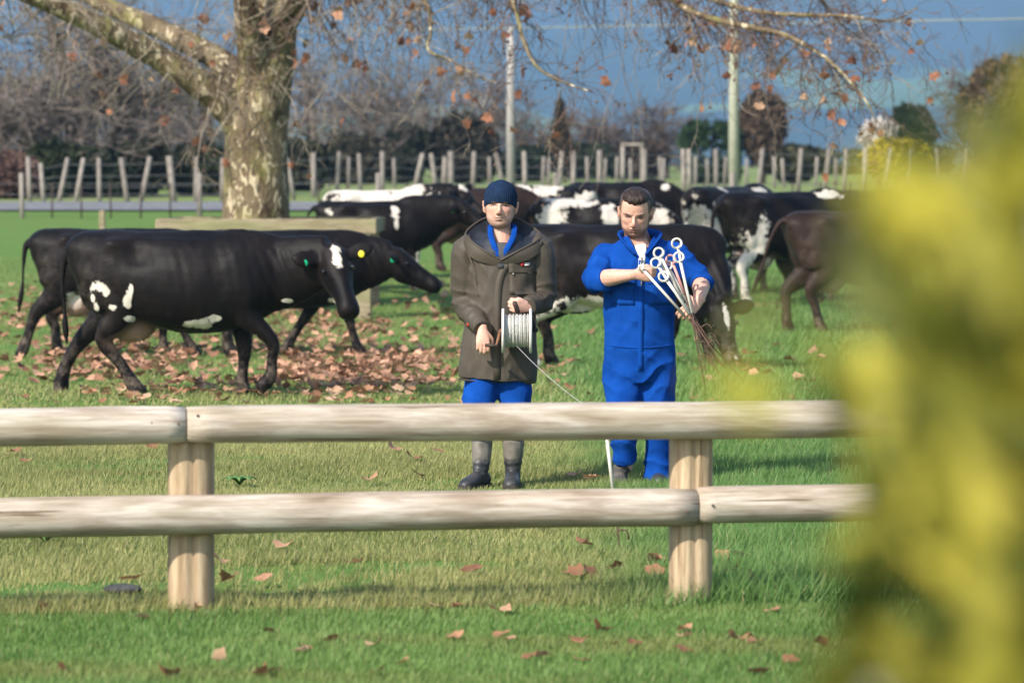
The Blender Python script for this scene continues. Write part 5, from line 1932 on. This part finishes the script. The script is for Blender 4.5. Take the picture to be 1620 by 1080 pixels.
leafy('clump of pale pampas plumes by the far fence', 1390, 192, 236, 30, 128, (.42, .38, .34), (.66, .6, .55), 54, 1500, .14, 'round', 'plant', 'pampas_grass')
leafy('yellow flowering gorse bush under the pampas plumes', 1420, 222, 285, 55, 120, (.22, .17, .015), (.42, .33, .03), 55, 1600, .14, 'round', 'bush', 'gorse_bush')
leafy('big rust brown tree partly hidden by the yellow shrub', 1590, 95, 260, 70, 150, (.07, .045, .022), (.18, .12, .05), 56, 3000, .24, 'round', 'tree', 'brown_tree')
# ------------------------------------------------------------------ far fences, poles, wires
M_POST = mat('grey_fence_wood', (.18, .155, .13), (.28, .245, .21), 4, stretch=(1, 1, .2), rough=.9, rand=.2)
M_CONC = mat('pale_concrete', (.28, .29, .21), (.36, .36, .28), 3, rough=.9)
M_POLEW = mat('grey_pole_wood', (.26, .24, .22), (.38, .36, .33), 3, stretch=(1, 1, .15), rough=.9)
M_FWIRE = mat('galvanised_wire', (.16, .16, .16), rough=.5)
far = [(45, 248, 48, 322, 9), (65, 258, 70, 322, 9), (108, 250, 92, 324, 9), (133, 250, 119, 324, 9), (157, 250, 158, 324, 9), (192, 250, 203, 324, 10), (238, 248, 222, 325, 10), (268, 247, 276, 322, 13), (311, 248, 310, 322, 9),
       (353, 250, 352, 318, 10), (455, 250, 466, 316, 8), (496, 242, 497, 312, 11), (537, 240, 533, 308, 8), (568, 243, 571, 306, 8), (605, 240, 605, 306, 9), (669, 243, 654, 304, 9), (682, 243, 691, 304, 9), (713, 240, 714, 304, 12),
       (750, 240, 748, 302, 9), (784, 242, 798, 300, 9), (829, 240, 831, 302, 9), (889, 240, 883, 306, 9), (907, 240, 907, 306, 9), (948, 238, 948, 306, 10), (985, 232, 985, 303, 9), (1019, 236, 1020, 303, 9), (1080, 236, 1082, 302, 9), (1089, 236, 1091, 302, 9),
       (1132, 236, 1133, 302, 9), (1206, 236, 1199, 300, 9), (1267, 235, 1262, 302, 9), (1311, 235, 1304, 304, 9), (1338, 236, 1336, 302, 8), (1368, 234, 1369, 302, 9), (1409, 235, 1399, 302, 8), (1442, 236, 1440, 302, 8), (1480, 236, 1484, 302, 8), (1530, 236, 1526, 302, 9), (1575, 236, 1577, 302, 9), (1612, 236, 1609, 302, 9)]


def depth_for(py):
    lo, hi = 60.0, 150.0
    for _ in range(40):
        m_ = (lo + hi) / 2
        y = HOR + (EYE - float(ground_z(0, m_))) * FPX / m_
        if y > py:
            lo = m_
        else:
            hi = m_
    return lo


ff = thing('paddock_fence', 'straggling far fence of leaning grey posts and wires beyond the road', 'fence', (0, 95, 1.5))
fo0 = np.array(ff.location)
tops_ = []
for k_, (xa, ya, xb, yb, w) in enumerate(far):
    d = max(94.0, min(depth_for(yb), 112.0))
    a = P(xa, ya, d + .1 * (k_ % 3 - 1))
    b = P(xb, yb + 3, d)
    c = (a + b) / 2
    r = w / 2.5 / FPX * d
    MB().tube([b - c, (b - c) * .2 + (a - c) * .1, a - c], [r * 1.05, r, r * .92], 8, (0, 1, 0)).build('post', M_POST, ff, loc=tuple(c - fo0))
    tops_.append((a, b))
for hgt in (.18, .4, .62, .86):
    MB().tube([a * hgt + b * (1 - hgt) - fo0 + (0, -.1, 0) for a, b in tops_], .006, 4, (0, 0, 1)).build('wire', M_FWIRE, ff)
ff2 = thing('boundary_fence', 'second row of thin weathered posts further behind the paddock fence', 'fence', (0, 140, 2.0))
o2 = np.array(ff2.location)
for k_, px in enumerate((470, 520, 552, 625, 700, 704, 775, 777, 858, 868, 930, 955, 975, 998, 1046, 1048, 1100, 1120, 1145, 1180, 1225, 1240, 1290, 1322)):
    d = 128 + (k_ * 7 % 5)
    g = float(ground_z(0, d))
    a = P(px + (k_ * 5 % 7) - 3, 248 + (k_ * 3 % 6), d)
    b = np.array((P(px, 0, d)[0], d, g - .1))
    MB().tube([b - b, a - b], [.055, .05], 7, (0, 1, 0)).build('post', M_POST, ff2, loc=tuple(b - o2))
gz = thing('timber_frame', 'small pale timber gate frame among the far posts', 'frame', (P(1000, 0, 113)[0], 113, float(ground_z(0, 113))))
for s in (-.28, .28):
    beam('post', (s, 0, .62), (.09, .09, 1.5), gz, M_POST, .01)
beam('top_bar', (0, 0, 1.42), (.68, .11, .08), gz, M_POST, .01)
rf = thing('roadside_fence', 'low wire fence with thin dark stakes along the near edge of the road', 'fence', (0, 80.5, float(ground_z(0, 80.5))))
xs = np.arange(-11.5, 11.6, .62)
for k_, x in enumerate(xs):
    big = k_ % 6 == 2
    MB().tube([(0, 0, -.1), (.02 * math.sin(k_ * 2.3), 0, .75 if not big else .95)], .05 if big else .018, 6, (0, 1, 0)).build('stake', M_GRIP if not big else M_POST, rf, loc=(x, .03 * math.sin(k_), 0))
for z in (.25, .5, .72):
    MB().tube([(-11.6, 0, z), (11.6, 0, z)], .004, 4).build('wire', M_FWIRE, rf)


def pole(label, px, d, w, top_py, m, arm):
    x = P(px, 0, d)[0]
    z0 = float(ground_z(x, d))
    H = EYE - (top_py - HOR) / FPX * d - z0
    t = thing('power_pole', label, 'pole', (x, d, z0), 0, 'power poles along the road')
    r = w / 2 / FPX * d
    MB().tube([(0, 0, -.3), (0, 0, H * .5), (0, 0, H)], [r * 1.06, r, r * .88], 14, (0, 1, 0)).build('shaft', m, t)
    zw = EYE - (arm - HOR) / FPX * d - z0
    a = MB().tube([(0, 0, zw - .06), (0, -.30, zw - .03)], .02, 6).build('bracket', M_FWIRE, t)
    for s in (-.14, -.28):
        MB().tube([(0, s, zw - .03), (0, s, zw + .04)], [.03, .022], 8).build('insulator', M_REELW, a)
    return x, d, z0 + zw


pA = pole('grey timber power pole behind the man in the beanie', 808, 112, 13, 44, M_POLEW, 49)
pB = pole('pale round concrete power pole behind the overalled man', 1160.5, 101, 16, -70, M_CONC, 43)
for s in (-.14, -.28):
    z1, z2 = pA[2] + .05, pB[2] + .05
    pts = []
    A = np.array((pA[0], pA[1] + s, z1))
    Bp = np.array((pB[0], pB[1] + s, z2))
    L_ = A + (A - Bp) * 6
    R_ = Bp + (Bp - A) * 6
    q = np.concatenate([np.linspace(0, 1, 14)[:, None] * (A - L_) + L_, np.linspace(0, 1, 8)[1:, None] * (Bp - A) + A, np.linspace(0, 1, 14)[1:, None] * (R_ - Bp) + Bp])
    w_ = MB().tube(q - q[0], .012, 5, (0, 0, 1)).build('power_line', M_CONC, None, loc=tuple(q[0]))
    tag(w_, 'pale overhead power line strung between the two power poles', 'power line', 'overhead power lines')

# ------------------------------------------------------------------ fallen leaves
rl = random.Random(8)
LM = [leaf_mesh('fallen_leaf', .125, c, s, LEAF) for s, c in ((11, .7), (12, 1.0), (13, .4), (14, 1.2), (15, .8), (16, .2))]
nf = 0


def fallen(px, py, size, label, group):
    global nf
    g = gp(px, py)
    o = link('fallen_leaf', LM[nf % 6], None, (g[0], g[1], g[2] + .022 + (.022 if py < 950 and py > 520 else 0)))
    o.rotation_euler = (rl.gauss(0, .28), rl.gauss(0, .28), rl.uniform(0, 6.3))
    s = size * rl.uniform(.8, 1.15)
    o.scale = (s, s, s * rl.uniform(.7, 1.4))
    tag(o, label, 'leaf', group)
    nf += 1


for px, py in ((98, 1070), (347, 1052), (430, 1072), (412, 1076), (475, 1040), (480, 1032), (420, 1008), (522, 1023), (220, 985), (313, 972), (62, 972), (595, 1072), (637, 1057), (590, 1030), (690, 968), (722, 968), (720, 1017), (792, 1012), (800, 1020),
               (860, 1048), (920, 1055), (950, 1003), (918, 1025), (968, 1027), (1005, 1027), (1085, 1005), (1085, 1038), (1165, 1020), (1195, 1025), (1200, 1073), (1250, 1055), (1300, 1030), (1222, 975), (265, 1077), (1085, 1016), (1190, 1016), (840, 1050)):
    fallen(px, py, .62, 'small pinkish brown leaf on the mown lawn before the fence', 'leaves on the lawn')
for px, py in ((445, 878), (743, 917), (925, 875), (912, 925), (935, 922), (973, 913), (1040, 903), (1035, 922), (850, 845), (793, 842), (1140, 898), (1172, 897), (1155, 920), (415, 932), (360, 930), (345, 902), (660, 760), (655, 735), (500, 710), (515, 708), (240, 715), (620, 718), (690, 722), (910, 763), (585, 770), (40, 740),
               (935, 768), (20, 725), (205, 930), (795, 975), (1185, 935), (560, 905), (1230, 915)):
    fallen(px, py, .85, 'curled brown leaf in the grass between the fence and the men', 'leaves behind the fence')


def litter_w(px, py):
    """how thick the leaf carpet lies under the plane tree"""
    w = math.exp(-((px - 610) / 150) ** 2 - ((py - 560) / 52) ** 2) * 1.3
    w += .75 * math.exp(-((px - 300) / 260) ** 2 - ((py - 555) / 55) ** 2) + .6 * math.exp(-((px - 60) / 120) ** 2 - ((py - 500) / 45) ** 2)
    w += .16 * math.exp(-((py - 600) / 45) ** 2) * (px < 760) + .25 * math.exp(-((px - 700) / 50) ** 2 - ((py - 440) / 30) ** 2)
    w += .035 * (px > 860) * (py > 430)
    return w


cand = []
while len(cand) < 2400:
    px, py = rl.uniform(-20, 1320), 440 + 205 * rl.random() ** .8
    if rl.random() < litter_w(px, py) * (.15 + 1.3 * max(0, .5 + float(wob(np.array([[px / 60, py / 16, 0]]), 1.2, 2)[0]))):
        cand.append((px, py))
cand.sort(key=lambda q: -q[1])
for px, py in cand[:215]:
    fallen(px, py, rl.uniform(.6, .95), 'curled brown plane leaf on the turf before the walking cows', 'leaves before the walking cows')
rest = cand[215:]
base_v = [np.array([tuple(v.co) for v in m_.vertices]) for m_ in LM]
base_f = [np.array([tuple(p.vertices) for p in m_.polygons]) for m_ in LM]
vs, fs, n0, cs = [], [], 0, []
for k_, (px, py) in enumerate(rest):
    g = gp(px, py)
    m3 = np.array(Euler((rl.gauss(0, .32), rl.gauss(0, .32), rl.uniform(0, 6.3))).to_matrix())
    v = base_v[k_ % 6] * (1, 1, .95) @ m3.T * rl.uniform(.7, 1.2) + g + (0, 0, .022 + rl.uniform(0, .05))
    vs.append(v)
    fs.append(base_f[k_ % 6] + n0)
    n0 += len(v)
    t = min(max(rl.gauss(.5, .3), 0), 1)
    cs.append(np.tile(np.array((.15, .068, .035)) * (1 - t) + np.array((.55, .31, .20)) * t, (len(v), 1)))
me = raw_mesh('leaf_litter', np.concatenate(vs), np.concatenate(fs).ravel(), 3, True)
set_col(me, np.concatenate(cs))
me.materials.append(vcol_mat('litter_leaf', .75, .15, nscale=14, namp=.3, trans=.2))
tag(link('leaf_litter', me), 'carpet of dry brown plane leaves under the tree', None, None, 'stuff')

# small things in the grass
st = MB().ball((0, 0, 0), (.085, .05, .022), 14, 9)
st.v[0] = st.v[0] * (1 + .12 * wob(st.v[0], 40, 1))[:, None]
g = gp(192, 940)
so = st.build('stone', mat('dark_stone', (.03, .03, .032), (.07, .07, .07), 20, rough=.8), None, loc=(g[0], g[1], g[2] + .02))
tag(so, 'flat dark stone in the grass beside the fence post', 'stone')
M_WEED = mat('dock_leaf', (.06, .13, .025), (.10, .19, .05), 8, rough=.5)
for px, py, lab in ((70, 866, 'broad leaved dock weed left of the fence post'), (378, 772, 'broad leaved dock weed behind the lower rail')):
    g = gp(px, py)
    t = thing('dock_weed', lab, 'weed', tuple(g))
    for k_ in range(7):
        a = k_ * .9 + .3
        L_ = rl.uniform(.06, .11)
        mbk = MB()
        ring = []
        for u in np.linspace(0, 1, 6):
            w = .028 * math.sin(math.pi * (.08 + .9 * u))
            c = np.array((math.cos(a) * L_ * u, math.sin(a) * L_ * u, .02 + .045 * math.sin(u * 2.6)))
            sdv = np.array((-math.sin(a), math.cos(a), 0))
            ring.append(np.array([c - sdv * w, c + (0, 0, .006), c + sdv * w, c - (0, 0, .003)]))
        mbk.loft(ring).build('leaf', M_WEED, t)

# ------------------------------------------------------------------ yellow shrub close to the camera
rs = np.random.default_rng(77)
shrub = thing('yellow_shrub', 'yellow green variegated shrub close by, far out of focus', 'shrub', (.62, 2.15, 0))
p = rs.uniform(-1, 1, (100000, 3))
e = (np.abs(p) ** 3.2).sum(1) ** (1 / 3.2) / (1 + .05 * wob(p, 4.5, 1) + .035 * wob(p, 11.0, 2))
keep = (e < 1) & (rs.random(len(e)) < np.clip((e - .45) / .5, .03, 1) ** 1.5 * .34)
p = p[keep] * (.445, .44, 1.0) + (0, 0, .985)
p = np.vstack([p, [(P(x, y, 2.0) - (.62, 2.15, 0)) + rs.normal(0, .008, 3) for x, y, q in ((1190, 545, 2), (1330, 600, 2), (1400, 350, 3), (1370, 480, 3)) for _ in range(q)]])
p = p[p[:, 2] > .05]
n = len(p)
out_d = unit((0, 0, 1)) * .3 + (p - (0, 0, .8)) * (1, 1, .3)
a = out_d + rs.normal(0, .35, (n, 3))
a = a / np.linalg.norm(a, axis=1)[:, None]
b = np.cross(a, rs.normal(size=(n, 3)))
b = b / np.linalg.norm(b, axis=1)[:, None]
c_ = np.cross(a, b)
L_ = rs.uniform(.022, .040, n)[:, None]
v = np.stack([p - a * L_, p - a * L_ * .2 + b * L_ * .48 + c_ * .004, p + a * L_, p - a * L_ * .2 - b * L_ * .48 + c_ * .004], 1).reshape(-1, 3)
me = raw_mesh('foliage', v, np.arange(n * 4), 4)
k = np.clip(rs.normal(.5, .3, n) + .3 * wob(p, 9, 3) + .3 * wob(p, 38, 2), 0, 1)
col = mixcol((.11, .125, .02), (.68, .58, .085), k)
gmask = rs.random(n) < .26
col[gmask] = (.055, .08, .014)
set_col(me, np.repeat(col, 4, 0))
me.materials.append(vcol_mat('variegated_leaf', .4, .4, trans=.45))
fo_ = link('foliage', me, shrub)
fo_['kind'] = 'stuff'
sm = MB()
rt = random.Random(3)
for k_ in range(16):
    e = np.array((rt.uniform(-.36, .36), rt.uniform(-.34, .34), rt.uniform(1.0, 1.75)))
    sm.tube([(rt.uniform(-.06, .06), rt.uniform(-.06, .06), -.05), e * (.35, .35, .5), e], [.012, .009, .003], 6, (0, 1, 0), 3)
sm.build('stem', mat('shrub_stem', (.06, .045, .02), (.12, .09, .04), 10, rough=.8), shrub)
